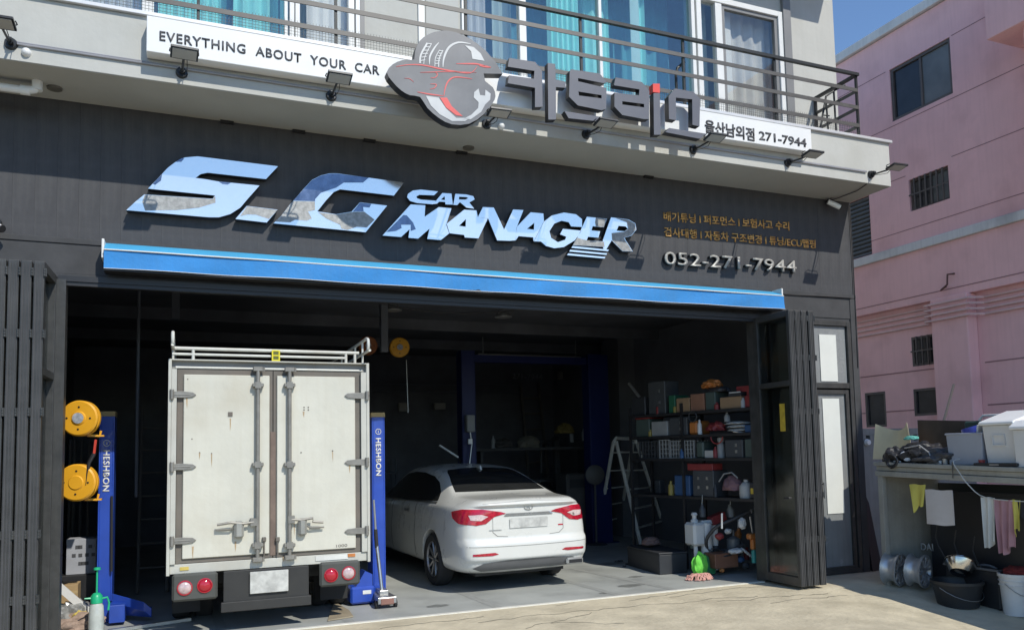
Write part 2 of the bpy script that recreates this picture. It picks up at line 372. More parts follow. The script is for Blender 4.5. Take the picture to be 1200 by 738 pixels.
# upper storey wall with openings, balcony slab, roof overhang
YU = .10
wins = [(-.95, .98, 7.3), (.99, 1.64, 7.3), (2.75, 5.80, 7.3), (5.83, 7.18, 7.27)]
mb = MB(); zb = 5.0
ed = [-5]+[v for a in wins for v in a[:2]]+[XR]
segs = [(-5, -.95), (.98, .99), (1.64, 2.75), (5.80, 5.83), (7.18, XR)]
for a, b in segs: mb.box(a, b, YU, YU+.2, 4.8, 8.2)
for a, b, h in wins: mb.box(a, b, YU, YU+.2, h, 8.2).box(a, b, YU, YU+.2, 4.8, 5.28)
mb.build('upper_wall', m_white, bld)
MB().box(-5, XR, -.69, YU-.002, 4.795, 5.335).build('balcony_slab', m_white, bld)
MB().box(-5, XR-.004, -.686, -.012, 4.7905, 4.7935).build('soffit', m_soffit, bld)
MB().box(-5, XR+.03, -.725, -.60, 5.338, 5.372).box(XR-.06, XR+.03, -.60, .09, 5.338, 5.372).build('coping', m_coping, bld, bevel=.004)
MB().box(-5, XR, -.69, YU+.3, 8.07, 8.5).build('roof_overhang', m_white, bld)
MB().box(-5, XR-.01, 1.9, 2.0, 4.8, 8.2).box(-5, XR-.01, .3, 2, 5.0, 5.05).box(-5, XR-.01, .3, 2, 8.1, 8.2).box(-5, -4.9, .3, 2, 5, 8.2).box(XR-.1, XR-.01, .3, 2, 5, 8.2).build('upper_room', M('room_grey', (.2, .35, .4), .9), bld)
# windows
def px_x(px, Y=YU): return W(px, 30, Y).x
def window(x0, x1, z1, frames, panes, t=.045, gf=None):
    z0 = 5.28; f = frame(MB(), x0, x1, z0, z1, t, YU-.03, YU+.08)
    for a, b in frames: f.box(a, b, YU-.02, YU+.07, z0+t, z1-t)
    f = f.build('window', gf or m_wframe, bld, bevel=.004)
    for a, b, g in panes: MB().box(a, b, YU+.02, YU+.026, z0+.03, z1-.03).build('pane', g, f)
    return f
def curtain(a, b, y, mat, pitch=.085, amp=.022, parent=None, z0=5.1, z1=7.6, hem=0):
    n = int((b-a)/pitch*6); P = []
    for j in (0, 1):
        for i in range(n+1):
            u = i/n; X_ = a+(b-a)*u; P.append((X_, y+amp*sin(2*pi*X_/pitch+sin(X_*5))+.3*amp*sin(X_*31), (z0, z1)[j]))
    return MB().add(P, [(i, i+1, n+2+i, n+1+i) for i in range(n)]).build('curtain', mat, parent or bld, smooth=True)
m_cteal = M('teal_curtain', (.50, .82, .78), .9, var=.06); m_cwhite = M('white_curtain', (.74, .74, .73), .9, var=.04); m_cgrey = M('grey_blind', (.50, .50, .47), .9, var=.03)
m_ctrans = M('pale_sheer', (.55, .68, .66), .9, var=.06)
w1 = window(-.95, .98, 7.3, [(-.40, -.30), (px_x(333), px_x(337))], [(-.9, -.4, g_grey), (-.3, px_x(333), g_teal), (px_x(337), .94, g_grey)])
curtain(-.92, -.35, .36, m_cwhite, parent=w1); curtain(-.27, .30, .30, m_cteal, parent=w1); curtain(.42, .86, .42, m_cteal, .11, parent=w1)
w2 = window(.99, 1.64, 7.3, [(px_x(408), px_x(415))], [(1.03, px_x(408), g_clear)])
curtain(1.12, 1.55, .22, m_cwhite, .12, .014, parent=w2)
MB().box(1.645, 1.69, YU-.015, YU, 5.28, 7.8).build('downpipe_strip', m_gframe, bld)
MB().box(px_x(490), px_x(497), YU-.02, YU, 5.2, 7.8).build('white_strip', m_wframe, bld)
MB().box(px_x(499), px_x(537), YU-.012, YU, 5.2, 7.8).build('grey_panel', m_cgrey, bld)
w3 = window(2.75, 5.80, 7.3, [(px_x(608), px_x(616)), (4.45, 4.49)], [(2.8, px_x(608), g_grey), (px_x(616), 4.45, g_teal), (4.49, 5.76, g_teal)], t=.05)
curtain(2.85, 3.15, .4, m_cwhite, parent=w3); curtain(3.2, 3.45, .34, m_ctrans, .1, parent=w3); curtain(px_x(648), px_x(684), .24, m_cteal, .07, parent=w3); curtain(px_x(688), px_x(728), .4, m_cteal, .13, .03, parent=w3)
curtain(px_x(744), px_x(754), .2, m_cwhite, .3, .01, parent=w3); curtain(px_x(754), px_x(763), .26, m_cteal, .09, parent=w3)
m_toneback = M('glass_tone_backing', (.13, .34, .42), .9, var=.12)  # added backing, its teal stands in for sky reflection and tint of the glass
curtain(-.9, .95, .60, m_toneback, .15, .02, parent=w1); curtain(2.8, 5.76, .62, m_toneback, .16, .02, parent=w3); curtain(1.02, 1.62, .5, m_cgrey, .2, .01, parent=w2)
w4 = window(5.83, 7.18, 7.27, [(6.12, 6.22)], [(5.9, 6.12, g_clear), (6.22, 7.1, g_clear)], t=.07)
frame(MB(), 6.22, 7.11, 5.33, 7.2, .05, YU-.005, YU+.045).build('sash', m_gframe, w4)
curtain(5.95, 6.2, .4, m_ctrans, .2, .01, parent=w4); curtain(6.22, 6.48, .25, m_cwhite, .5, .005, parent=w4); curtain(6.5, 7.15, .3, M('sheer_grey', (.55, .54, .53), .9), .16, .02, parent=w4)
MB().box(7.18, 7.30, YU-.05, YU-.002, 4.9, 8.1).build('pipe_casing', m_gframe, bld)
# soffit downlights, brackets, domes on the slab face
for px, py in ((64, 103), (549, 173)):
    c = W(px, py, -.3); c = G(px, py, 4.79)
    MB().cyl((c.x, c.y, 4.792), (c.x, c.y, 4.775), .062, .058, 20).build('downlight', M('lamp_glass', (.13, .12, .1), .3), bld, smooth=True)
for px, py in ((266, 143), (350, 156), (433, 165), (541, 180), (760, 209)):
    c = W(px, py, -.03); MB().box(c.x-.06, c.x+.06, -.05, -.014, 4.765, 4.789).build('bracket', m_black, bld)
for px, py in ((31, 62), (587, 148)):
    c = W(px, py, -.69); MB().lathe([(.0, .04), (.018, .037), (.032, .022), (.036, 0), (.036, -.002)], c, (0, -1, 0), 16).build('dome_cap', m_sign, bld, smooth=True)
# thin conduit along the slab face
a, b = W(20, 50, -.70), W(1015, 200, -.70)
MB().tube([(a.x, -.705, 4.925), (b.x, -.705, 4.925)], .009, 6).tube([(a.x, -.705, 4.94), (b.x, -.705, 4.935)], .006, 6).build('conduit', M('conduit_grey', (.32, .32, .34), .5), bld)
# interior shell: dark walls, ceiling with beams
m_pil = M('pillar_grey', (.15, .155, .165), .8)
def inner(name, mb, mat): return mb.build(name, mat, bld)
inner('back_wall', MB().box(-2.0, 7.97, 9.0, 9.15, 0, 3.9), m_dark)
inner('left_wall', MB().box(-2.05, -1.9, .06, 9, 0, 3.9), m_dark)
inner('right_wall', MB().box(7.90, 7.972, .12, 9.0, 0, 3.9), m_dark2)
inner('ceiling', MB().box(-2.05, 7.97, .165, 9.15, 3.75, 3.9), m_dark)
for y in (2.2, 4.4, 6.6): inner('ceiling_beam', MB().box(-1.9, 7.89, y, y+.12, 3.58, 3.749), m_dark)
inner('front_header', MB().box(-1.9, 7.89, .112, .16, 3.2, 3.75), m_dark)
inner('pillar', MB().box(7.55, 7.898, 5.3, 5.9, 0, 3.75), m_pil)
# pvc drain pipe under the slab
p = [W(-40, 114, -.4), W(20, 118, -.4), W(36, 121, -.4), W(42, 118, -.4)]
zz = 4.70; q = T('drain_pipe', 'white plastic drain pipe elbow below the balcony slab at upper left', 'pipe', W(42, 112, -.35))
c = W(43, 124, -.35); MB().tube([(c.x-1.5, -.35, zz), (c.x-.07, -.35, zz), (c.x-.02, -.35, zz+.015), (c.x, -.35, zz+.05), (c.x, -.35, 4.79)], .033, 14).build('pipe', m_sign, q, smooth=True)
MB().cyl((c.x, -.35, 4.71), (c.x, -.35, 4.79), .041, n=16).cyl((c.x-.12, -.35, zz), (c.x-.05, -.35, zz), .04, n=16).build('socket', m_sign, q, smooth=True)

# ------------------------------------------------------------------ balcony railing
rl = T('balcony_railing', 'dark steel balcony railing with flat bars and wire mesh above the sign board', 'railing', (3, -.65, 5.37))
ZT = 6.195; ZR = (5.975, 5.755, 5.525); XE = 7.66
MB().box(-3, XE+.02, -.67, -.63, ZT-.035, ZT).box(XE-.02, XE+.02, -.63, .09, ZT-.035, ZT).build('handrail', m_railb, rl)
for z in ZR: MB().box(-3, XE, -.655, -.645, z-.022, z+.022).box(XE-.005, XE+.005, -.645, .09, z-.02, z+.02).build('bar', m_rail, rl)
pr = None
for px in (394-162, 394, 546.8, 681.5, 801, 907, None):
    x = XE if px is None else W(px, 50, -.65).x
    if pr is None: pr = MB().box(-.013, .013, -.642, -.615, 5.372, ZT-.036).build('post', m_railb, rl, local=True); pr.location = (x-3, .65, -5.37); o = pr
    else: o = pr.copy(); COL.objects.link(o); o.parent = rl; o.location = (x-3, .65, -5.37)
MB().box(XE-.015, XE+.015, .05, .08, 5.37, ZT).build('post', m_railb, rl)
mb = MB(); x = -3.
while x < XE: mb.box(x-.0015, x+.0015, -.6445, -.6425, 5.373, 5.57); x += .028
z = 5.38
while z < 5.57: mb.box(-3, XE, -.6425, -.6405, z-.0012, z+.0012); z += .028
tag(mb.build('wire_mesh', m_wire, rl), kind='stuff')
# folded frame (drying ladder) standing inside the railing corner and by the posts
fr = T('balcony_ladder', 'small dark bent tube ladder frame leaning in the balcony corner', 'ladder', (7.2, -.2, 5.37))
A, B = W(968, 155, -.3), W(969, 120, -.3)
def pz(px, py, Y=-.3): return W(px, py, Y)
MB().tube([pz(960, 158), pz(968, 113), pz(978, 106), pz(990, 100)], .013, 8).tube([pz(971, 158), pz(968, 118)], .011, 8).tube([pz(980, 157), pz(977, 107)], .012, 8).tube([pz(964, 135), pz(972, 136)], .008, 6).build('frame', m_railb, fr)
fr = T('balcony_hook_post', 'short black bent post beside the railing post above the red dotted sign letter', 'post', (5.6, -.5, 5.37))
MB().tube([W(793, 110, -.45), W(792, 88, -.45), W(794, 80, -.45), W(802, 73, -.45)], .016, 8).build('tube', m_railb, fr)

# ------------------------------------------------------------------ long white sign board
SY = -.83
sb = T('sign_board', 'long white sign board with grey lettering fixed to the balcony edge', 'sign', (3, -.76, 5.04))
zl = W(172, 60, SY); zr = W(949, 178, SY); tl = W(172, 18, SY); x0, x1 = tl.x, W(951, 165, SY).x
MB().prism([(x0, SY, zl.z), (x1, SY, zr.z), (x1, SY, W(951, 152, SY).z), (x0, SY, tl.z)], (0, .135, 0)).build('panel', m_sign, sb, bevel=.006)
MB().box(x0+.1, x1-.1, SY+.136, -.69, (zl.z+zr.z)/2+.06, (zl.z+zr.z)/2+.1).build('bracket', m_steel, sb)
text('letter', 'EVERYTHING  ABOUT  YOUR  CAR', (187, 47.5), (444.5, 88), SY-.001, .083, m_text, sb, .006, .012, spacing=1.12)
text('letter', '울산남외점', (826, 154), (884, 164.5), SY-.001, .115, m_text, sb, .006, .022)
text('digit', '271-7944', (889.5, 163.5), (945, 172.5), SY-.001, .098, m_text, sb, .006, .018)

# ------------------------------------------------------------------ raised sign letters over the board
m_let = M('letter_slate', (.12, .12, .135), .42, .1, var=.05, coat=.2); m_letside = M('letter_side', (.02, .02, .024), .4); m_red = M('sign_red', (.75, .07, .05), .4, var=.03)
LY = -1.0
def letter(name, label, polys, Y, depth, mface, mside, cat='sign letter', group=None, reg=None, holes=()):
    """polys: list of (outline, [holes]) traced in an enlargement"""
    pp = [(poly_px(o, Y, reg), [poly_px(h, Y, reg) for h in hs]) for o, hs in polys]
    c = sum((p for o, _ in pp for p in o), Vector())/sum(len(o) for o, _ in pp)
    t = T(name, label, cat, c, 0, group); b = MB(); f = MB()
    for o, hs in pp:
        b.prism([p+Vector((0, .004, 0)) for p in o], (0, depth, 0), [[p+Vector((0, .004, 0)) for p in h] for h in hs]); f.prism(o, (0, .0035, 0), hs)
    b.build('letter_body', mside, t); f.build('letter_face', mface, t); return t
R6 = (585, 60, 7.377); R7 = (700, 80, 8.2)
KG = 'raised slate letters of the balcony sign'
letter('sign_letter', 'first raised slate letter, open to the left, right of the round emblem', [([(88, 60), (312, 95), (372, 175), (375, 482), (310, 485), (310, 318), (75, 278), (85, 210), (300, 240), (305, 172), (75, 135)], [])], LY, .075, m_let, m_letside, group=KG, reg=R6)
letter('sign_letter', 'tall upright slate stroke with short arm, second raised letter', [([(420, 103), (485, 112), (488, 245), (575, 265), (575, 318), (490, 312), (492, 592), (425, 592)], [])], LY, .075, m_let, m_letside, group=KG, reg=R6)
letter('sign_letter', 'three-barred slate letter with a slanted bar beneath it', [([(622, 158), (870, 195), (928, 268), (905, 278), (682, 234), (682, 262), (928, 320), (925, 500), (885, 512), (680, 470), (605, 395), (610, 170)], [[(685, 350), (885, 382), (885, 410), (690, 385)]]), ([(565, 520), (885, 570), (830, 605), (600, 580)], [])], LY, .075, m_let, m_letside, group=KG, reg=R6)
letter('sign_letter', 'spiral shaped slate letter left of the red dotted stroke', [([(175, 90), (430, 135), (500, 220), (498, 490), (450, 490), (240, 450), (165, 370), (165, 235), (400, 262), (405, 205), (160, 165)], [[(240, 318), (450, 345), (450, 378), (240, 350)]])], LY, .075, m_let, m_letside, group=KG, reg=R7)
t = letter('sign_letter', 'upright slate stroke capped with a red square', [([(540, 240), (600, 240), (610, 640), (545, 640)], [])], LY, .075, m_let, m_letside, group=KG, reg=R7)
MB().prism(poly_px([(535, 150), (600, 150), (602, 238), (535, 230)], LY, R7), (0, .079, 0)).build('red_cap', m_red, t)
letter('sign_letter', 'last slate letter, arch shaped, over a long slanted bar', [([(745, 195), (925, 228), (988, 295), (982, 560), (915, 545), (912, 300), (755, 283), (757, 500), (690, 490), (685, 270)], []), ([(690, 575), (1045, 630), (990, 680), (655, 615)], [])], LY, .075, m_let, m_letside, group=KG, reg=R7)

# round emblem
R5 = (450, 30, 5.907); EY = -1.06
m_emb = M('emblem_grey', (.13, .133, .14), .4, .2, var=.3, scale=1.5); m_embl = M('emblem_silver', (.42, .43, .43), .4, .2, var=.08); m_embr = M('emblem_red', (.72, .10, .09), .45, var=.05)
out = [(20, 325), (60, 270), (130, 240), (210, 238), (215, 180), (245, 110), (310, 60), (400, 36), (500, 48), (600, 95), (700, 170), (770, 250), (822, 335), (690, 333), (700, 385), (755, 430), (772, 490), (750, 540), (690, 615), (590, 680), (470, 684), (380, 640), (300, 570), (250, 495), (180, 483), (120, 450), (60, 390)]
def sm2(pts, k=3): return [tuple(p) for p in smoothpts([Vector((x, y)) for x, y in pts], k)]
sharp = {3, 11, 12, 13}
em = T('round_emblem', 'grey round emblem of a tyre, red outlined car and wrench on the balcony sign', 'sign', W(530, 100, EY))
e2 = []
for i, p in enumerate(out):
    e2.append(p)
    if i in sharp or (i+1) % len(out) in sharp: continue
    a, b, c, d = out[i-1], p, out[(i+1) % len(out)], out[(i+2) % len(out)]
    e2.append(tuple((-a[k]+9*b[k]+9*c[k]-d[k])/16 for k in (0, 1)))
MB().prism(poly_px(e2, EY+.003, R5), (0, .10, 0)).build('emblem_body', m_letside, em)
MB().prism(poly_px(e2, EY, R5), (0, .003, 0)).build('emblem_face', m_emb, em)
def stroke(pts, w0, Y, reg, closed=False):
    P = [Vector(p) for p in pts]; P = [Vector(p) for p in smoothpts(P, 4, False)]; L = []; Rr = []; n = len(P)
    for i, p in enumerate(P):
        t = (P[min(i+1, n-1)]-P[max(i-1, 0)]).normalized(); q = Vector((-t.y, t.x)); wd = (w0 if not callable(w0) else w0(i/(n-1)))/2
        L.append(tuple(p+q*wd)); Rr.append(tuple(p-q*wd))
    m = MB()
    for i in range(n-1): m.prism(poly_px([L[i], L[i+1], Rr[i+1], Rr[i]], Y, reg), (0, .003, 0))
    return m
tp = lambda a: (lambda u: a*(.35+1.0*sin(pi*min(1, max(0, u)))))
for pts, wd in (([(85, 285), (170, 272), (270, 275), (400, 303), (500, 320), (600, 328), (645, 285)], 9), ([(500, 265), (590, 265), (650, 268), (740, 290)], 10), ([(660, 278), (740, 290)], 14), ([(250, 325), (330, 323), (430, 320), (640, 325)], 5), ([(610, 370), (500, 357), (450, 380), (425, 430), (415, 488)], 10), ([(415, 488), (320, 476), (230, 460)], 8), ([(350, 320), (370, 338), (355, 360), (322, 363)], 6), ([(320, 405), (362, 408), (350, 432), (318, 440)], 6), ([(140, 365), (180, 370), (206, 392)], 3)):
    stroke(pts, tp(wd*.72), EY-.003, R5).build('red_line', m_embr, em)
MB().prism(poly_px([(388, 500), (436, 500), (470, 560), (545, 628), (500, 622), (430, 568)], EY-.003, R5), (0, .003, 0)).build('red_line', m_embr, em)
stroke([(408, 290), (415, 225), (450, 152), (515, 118), (600, 128)], tp(11), EY-.003, R5).build('rim_line', m_embl, em)
MB().prism(poly_px([(560, 138), (620, 150), (670, 195), (696, 246), (612, 232), (603, 180)], EY-.003, R5), (0, .003, 0)).build('highlight', m_embl, em)
mb = stroke([(250, 262), (255, 205), (300, 122)], 12, EY-.003, R5)
for m_ in (stroke([(315, 272), (318, 215), (350, 155), (380, 118)], tp(9), EY-.003, R5), stroke([(275, 268), (285, 210), (330, 125)], 5, EY-.003, R5), stroke([(352, 285), (356, 225), (385, 170)], 5, EY-.003, R5), stroke([(378, 288), (382, 230), (408, 172)], 7, EY-.003, R5)): mb.add(m_.v, m_.f)
for k in range(6):
    for (ax, ay, bx, by) in ((250+k*9, 245-k*24, 285+k*9, 238-k*22), (350+k*7, 265-k*18, 382+k*5, 262-k*17)):
        m_ = stroke([(ax, ay), ((ax+bx)/2, (ay+by)/2), (bx, by)], 6, EY-.0035, R5); mb.add(m_.v, m_.f)
mb.build('tread_mark', m_embl, em)
MB().prism(poly_px([(655, 437), (625, 462), (622, 500), (655, 532), (652, 572), (605, 618), (540, 652), (600, 650), (672, 600), (700, 548), (735, 515), (738, 472), (702, 445), (700, 486), (665, 482)], EY-.003, R5), (0, .003, 0)).build('wrench_mark', m_embl, em)
MB().prism(poly_px([(290, 487), (378, 500), (430, 575), (500, 640), (600, 640), (560, 662), (470, 662), (385, 615), (325, 555)], EY-.003, R5), (0, .003, 0)).build('crescent', m_embl, em)

# ------------------------------------------------------------------ mirror letters on the fascia
def mirror(name, col, rough):
    m = M(name, col, rough, 1.0, var=.03, scale=2); return m
m_mir = M('mirror_steel', (.97, .92, .84), .08, .78, var=.02, scale=2); m_mside = M('mirror_side', (.02, .022, .028), .35)
m_film = M('peeling_film', (.30, .30, .29), .45, .5, var=.3, scale=22, bump=.2); m_film2 = M('dulled_steel', (.16, .19, .26), .22, .9, var=.3, scale=9)
RS = (140, 170, 6.); RG = (310, 190, 6.6667); RC = (440, 210, 7.5); RN = (590, 225, 7.059); FY = -.10
MG = 'mirror finish letters on the dark fascia'
t = letter('mirror_letter', 'large slanted mirror letter S with peeling lower bar', [([(550, 80), (1115, 150), (1030, 240), (620, 195), (570, 205), (535, 232), (600, 240), (690, 256), (985, 285), (905, 375), (850, 440), (780, 485), (700, 508), (630, 508), (48, 458), (110, 400), (175, 348), (655, 378), (672, 355), (200, 307), (270, 235), (340, 160), (400, 115), (460, 88)], [])], FY, .07, m_mir, m_mside, group=MG, reg=RS)
MB().prism(poly_px([(178, 350), (655, 380), (674, 358), (676, 405), (560, 440), (400, 458), (180, 460), (160, 400)], FY-.002, RS), (0, .0015, 0)).build('peeled_patch', m_film, t)
MB().prism(poly_px([(395, 118), (440, 92), (455, 96), (435, 118)], FY-.002, RS), (0, .0015, 0)).prism(poly_px([(235, 272), (300, 205), (292, 250), (250, 280)], FY-.002, RS), (0, .0015, 0)).prism(poly_px([(700, 258), (785, 264), (760, 278), (725, 274)], FY-.002, RS), (0, .0015, 0)).build('peeled_patch', m_film2, t)
t = letter('mirror_letter', 'mirror full stop block between the large S and G', [([(895, 428), (1112, 455), (1035, 545), (815, 520)], [])], FY, .07, m_mir, m_mside, group=MG, reg=RS)
MB().prism(poly_px([(897, 430), (1110, 457), (1050, 520), (960, 490), (900, 488), (848, 500)], FY-.002, RS), (0, .0015, 0)).build('peeled_patch', m_film, t)
t = letter('mirror_letter', 'large slanted mirror letter G with dull peeling patches', [([(560, 88), (1090, 160), (1010, 262), (590, 213), (540, 235), (480, 300), (412, 385), (560, 408), (680, 388), (745, 315), (958, 340), (790, 548), (70, 478), (130, 420), (200, 330), (300, 215), (370, 140), (440, 105), (500, 90)], [])], FY, .07, m_mir, m_mside, group=MG, reg=RG)
MB().prism(poly_px([(560, 90), (815, 122), (770, 160), (620, 160), (560, 200), (440, 240), (395, 290), (395, 305), (225, 300), (300, 217), (370, 142), (440, 107), (500, 92)], FY-.002, RG), (0, .0015, 0)).prism(poly_px([(745, 317), (835, 327), (820, 355), (770, 350), (775, 385), (690, 385)], FY-.002, RG), (0, .0015, 0)).build('dull_patch', m_film2, t)
MB().prism(poly_px([(222, 304), (393, 308), (395, 375), (340, 385), (370, 440), (330, 458), (240, 450), (200, 470), (85, 464), (130, 421), (200, 332)], FY-.002, RG), (0, .0015, 0)).prism(poly_px([(690, 388), (780, 388), (860, 450), (800, 510), (720, 505), (650, 530), (600, 520), (590, 490), (480, 440), (420, 392), (560, 410), (680, 390)], FY-.002, RG), (0, .0015, 0)).build('peeled_patch', m_film, t)
letter('mirror_letter', 'small mirror letter C at the start of the small upper word', [([(550, 108), (400, 92), (330, 100), (285, 130), (278, 160), (305, 192), (365, 210), (505, 221), (535, 190), (400, 180), (365, 168), (360, 152), (385, 138), (515, 142)], [])], FY, .04, m_mir, m_mside, group=MG, reg=RC)
letter('mirror_letter', 'small mirror letter A of the small upper word', [([(508, 219), (588, 122), (668, 127), (680, 224), (615, 222), (612, 200), (560, 198), (542, 215)], [[(575, 180), (608, 150), (611, 183)]])], FY, .04, m_mir, m_mside, group=MG, reg=RC)
letter('mirror_letter', 'small mirror letter R ending the small upper word', [([(684, 226), (702, 129), (800, 135), (860, 150), (872, 178), (825, 205), (868, 260), (800, 250), (742, 202), (718, 228)], [[(735, 155), (800, 158), (815, 168), (790, 180), (733, 178)]])], FY, .04, m_mir, m_mside, group=MG, reg=RC)
t = letter('mirror_letter', 'mirror letter M of the large lower word, dull at its lower left', [([(62, 495), (310, 222), (438, 230), (432, 330), (556, 246), (668, 256), (622, 400), (648, 476), (575, 535), (455, 525), (475, 435), (375, 522), (290, 515), (300, 440), (225, 508)], [])], FY, .07, m_mir, m_mside, group=MG, reg=RC)
MB().prism(poly_px([(95, 465), (245, 315), (275, 318), (330, 380), (355, 440), (310, 455), (310, 400), (225, 400), (230, 430), (180, 455)], FY-.002, RC), (0, .0015, 0)).build('dull_patch', m_film2, t)
letter('mirror_letter', 'mirror letter A next to the large M', [([(626, 392), (780, 268), (888, 275), (900, 335), (987, 347), (905, 520), (785, 512), (780, 490), (652, 475)], [[(735, 410), (795, 350), (793, 418)]])], FY, .07, m_mir, m_mside, group=MG, reg=RC)
letter('mirror_letter', 'mirror letter N in the middle of the large lower word', [([(-212, 209), (-170, 125), (-80, 129), (5, 310), (80, 145), (165, 150), (112, 285), (100, 400), (52, 404), (-52, 400), (-127, 219)], [])], FY, .07, m_mir, m_mside, group=MG, reg=RN)
letter('mirror_letter', 'second mirror letter A, left of the mirror G', [([(108, 290), (225, 168), (330, 178), (335, 240), (290, 330), (250, 410), (245, 375), (125, 365), (103, 398)], [[(195, 305), (255, 255), (252, 312)]])], FY, .07, m_mir, m_mside, group=MG, reg=RN)
letter('mirror_letter', 'round mirror letter G of the large lower word', [([(335, 245), (400, 195), (500, 170), (600, 185), (650, 225), (650, 290), (560, 285), (540, 250), (480, 238), (420, 262), (380, 325), (395, 380), (450, 415), (510, 395), (520, 370), (468, 350), (492, 305), (648, 320), (590, 400), (500, 455), (420, 465), (350, 445), (310, 410), (254, 408)], [])], FY, .07, m_mir, m_mside, group=MG, reg=RN)
t = letter('mirror_letter', 'mirror letter E standing on three thin slanted stripes', [([(612, 375), (690, 205), (855, 222), (828, 292), (738, 283), (728, 318), (800, 325), (785, 378), (700, 370), (688, 400), (832, 410), (838, 455), (575, 440)], [])] + [([(572-a, 447+b), (872-c, 477+b), (864-c, 490+b), (562-a, 462+b)], []) for a, b, c in ((0, 0, 0), (18, 30, 14), (36, 60, 28))], FY, .07, m_mir, m_mside, group=MG, reg=RN)
MB().prism(poly_px([(612, 378), (690, 400), (832, 412), (836, 453), (578, 438)], FY-.002, RN), (0, .0015, 0)).prism(poly_px([(765, 213), (853, 223), (828, 290), (765, 283), (758, 250)], FY-.002, RN), (0, .0015, 0)).build('peeled_patch', m_film, t)
t = letter('mirror_letter', 'last mirror letter R of the large word, grey on its right half', [([(890, 210), (1035, 228), (1090, 260), (1100, 310), (1060, 360), (1000, 380), (1070, 492), (985, 490), (895, 400), (850, 475), (826, 470), (822, 400), (850, 320)], [[(952, 280), (1010, 285), (1030, 305), (1000, 325), (935, 320)]])], FY, .07, m_mir, m_mside, group=MG, reg=RN)
MB().prism(poly_px([(930, 217), (1033, 230), (1087, 262), (1097, 310), (1058, 358), (995, 380), (1066, 490), (987, 488), (900, 398), (895, 340), (1000, 328), (1033, 305), (1020, 250)], FY-.002, RN), (0, .0015, 0)).build('peeled_patch', m_film, t)

# gold service lines and telephone number
m_gold = M('gold_lettering', (.75, .42, .13), .35, .4, var=.2, scale=12); m_num = M('pale_number', (.40, .39, .36), .45, .2, var=.08)
t = T('service_lettering', 'two rows of small gold lettering on the dark fascia above the telephone number', 'lettering', W(860, 275, 0))
text('letter', '배기튜닝 l 퍼포먼스 l 보험사고 수리', (777.5, 258), (924.5, 269.5), -.013, .088, m_gold, t, .012, .012)
text('letter', '검사대행 l 자동차 구조변경 l 튜닝/ECU맵핑', (778, 276), (955.5, 290.5), -.013, .088, m_gold, t, .012, .012)
t = T('telephone_number', 'raised pale telephone number 052-271-7944 at the right of the fascia', 'lettering', W(856, 300, 0))
text('digit', '052-271-7944', (779, 309.5), (933.5, 319.5), -.06, .155, m_num, t, .008, .004)
_o = Vector((0, .044, 0)); text3('digit', '052-271-7944', W(779, 309.5, -.06)+_o, W(933.5, 319.5, -.06)+_o, .155, m_letside, t, .0435, .004)

# ------------------------------------------------------------------ blue awning
m_blue = M('awning_blue', (.032, .235, .58), .75, var=.10, scale=3, bump=.2, streak=.25, dirt=(.05, .20, .42)); m_blue_lit = M('awning_blue_lit', (.05, .32, .56), .75, var=.06, scale=3)  # brighter light on the sloping top is put into the lighter blue
aw = T('rolled_awning', 'long blue fabric awning rolled up over the workshop opening', 'awning', (3, -.1, 3.4))
xa, xb = -.655, 6.72; N = 60; P = []
def sag(u): return .005*sin(u*9)+.002*sin(u*41)
rows = ((-.002, 3.545), (-.20, 3.455), (-.225, 3.425)); top = MB(); vs = []
for j, (y, z) in enumerate(rows):
    for i in range(N+1): u = i/N; vs.append((xa+(xb-xa)*u, y, z+sag(u)*.5*j*.5-(.03*max(0, u-.5) if j == 0 else 0)))
top.add(vs, [(j*(N+1)+i, j*(N+1)+i+1, (j+1)*(N+1)+i+1, (j+1)*(N+1)+i) for j in range(2) for i in range(N)]); top.build('awning_roll', m_blue_lit, aw, smooth=True)
vs = []
for j in range(5):
    for i in range(N+1):
        u = i/N; t_ = j/4; vs.append((xa+(xb-xa)*u, -.228+.012*sin(u*40+t_*2)*t_+.008*sin(u*17), 3.42-.155*t_+sag(u)*.5))
v2 = [(x, y+.006, z) for x, y, z in vs]; k = len(vs)
MB().add(vs+v2, [(j*(N+1)+i, j*(N+1)+i+1, (j+1)*(N+1)+i+1, (j+1)*(N+1)+i) for j in range(4) for i in range(N)]+[(k+j*(N+1)+i, k+(j+1)*(N+1)+i, k+(j+1)*(N+1)+i+1, k+j*(N+1)+i+1) for j in range(4) for i in range(N)]).build('valance', m_blue, aw, smooth=True)
m_wt = M('white_trim', (.75, .75, .72), .5, var=.05)
MB().tube([(xa+(xb-xa)*i/N, -.233, 3.428+sag(i/N)*.5) for i in range(N+1)], .006, 6).build('trim', m_wt, aw)
MB().tube([(xa+(xb-xa)*i/N, -.23+.012*sin(i/N*40+2)+.008*sin(i/N*17), 3.266+sag(i/N)*.5) for i in range(N+1)], .0025, 6).build('hem', m_wt, aw)
for x0, x1 in ((xa-.022, xa), (xb, xb+.022)): MB().box(x0, x1, -.2, -.0, 3.36, 3.53).build('end_cap', m_wt, aw, bevel=.006)
MB().box(xa, xb, -.21, -.04, 3.25, 3.28).cyl((xa, -.12, 3.36), (xb, -.12, 3.36), .05, n=16).build('cassette', m_black, aw)

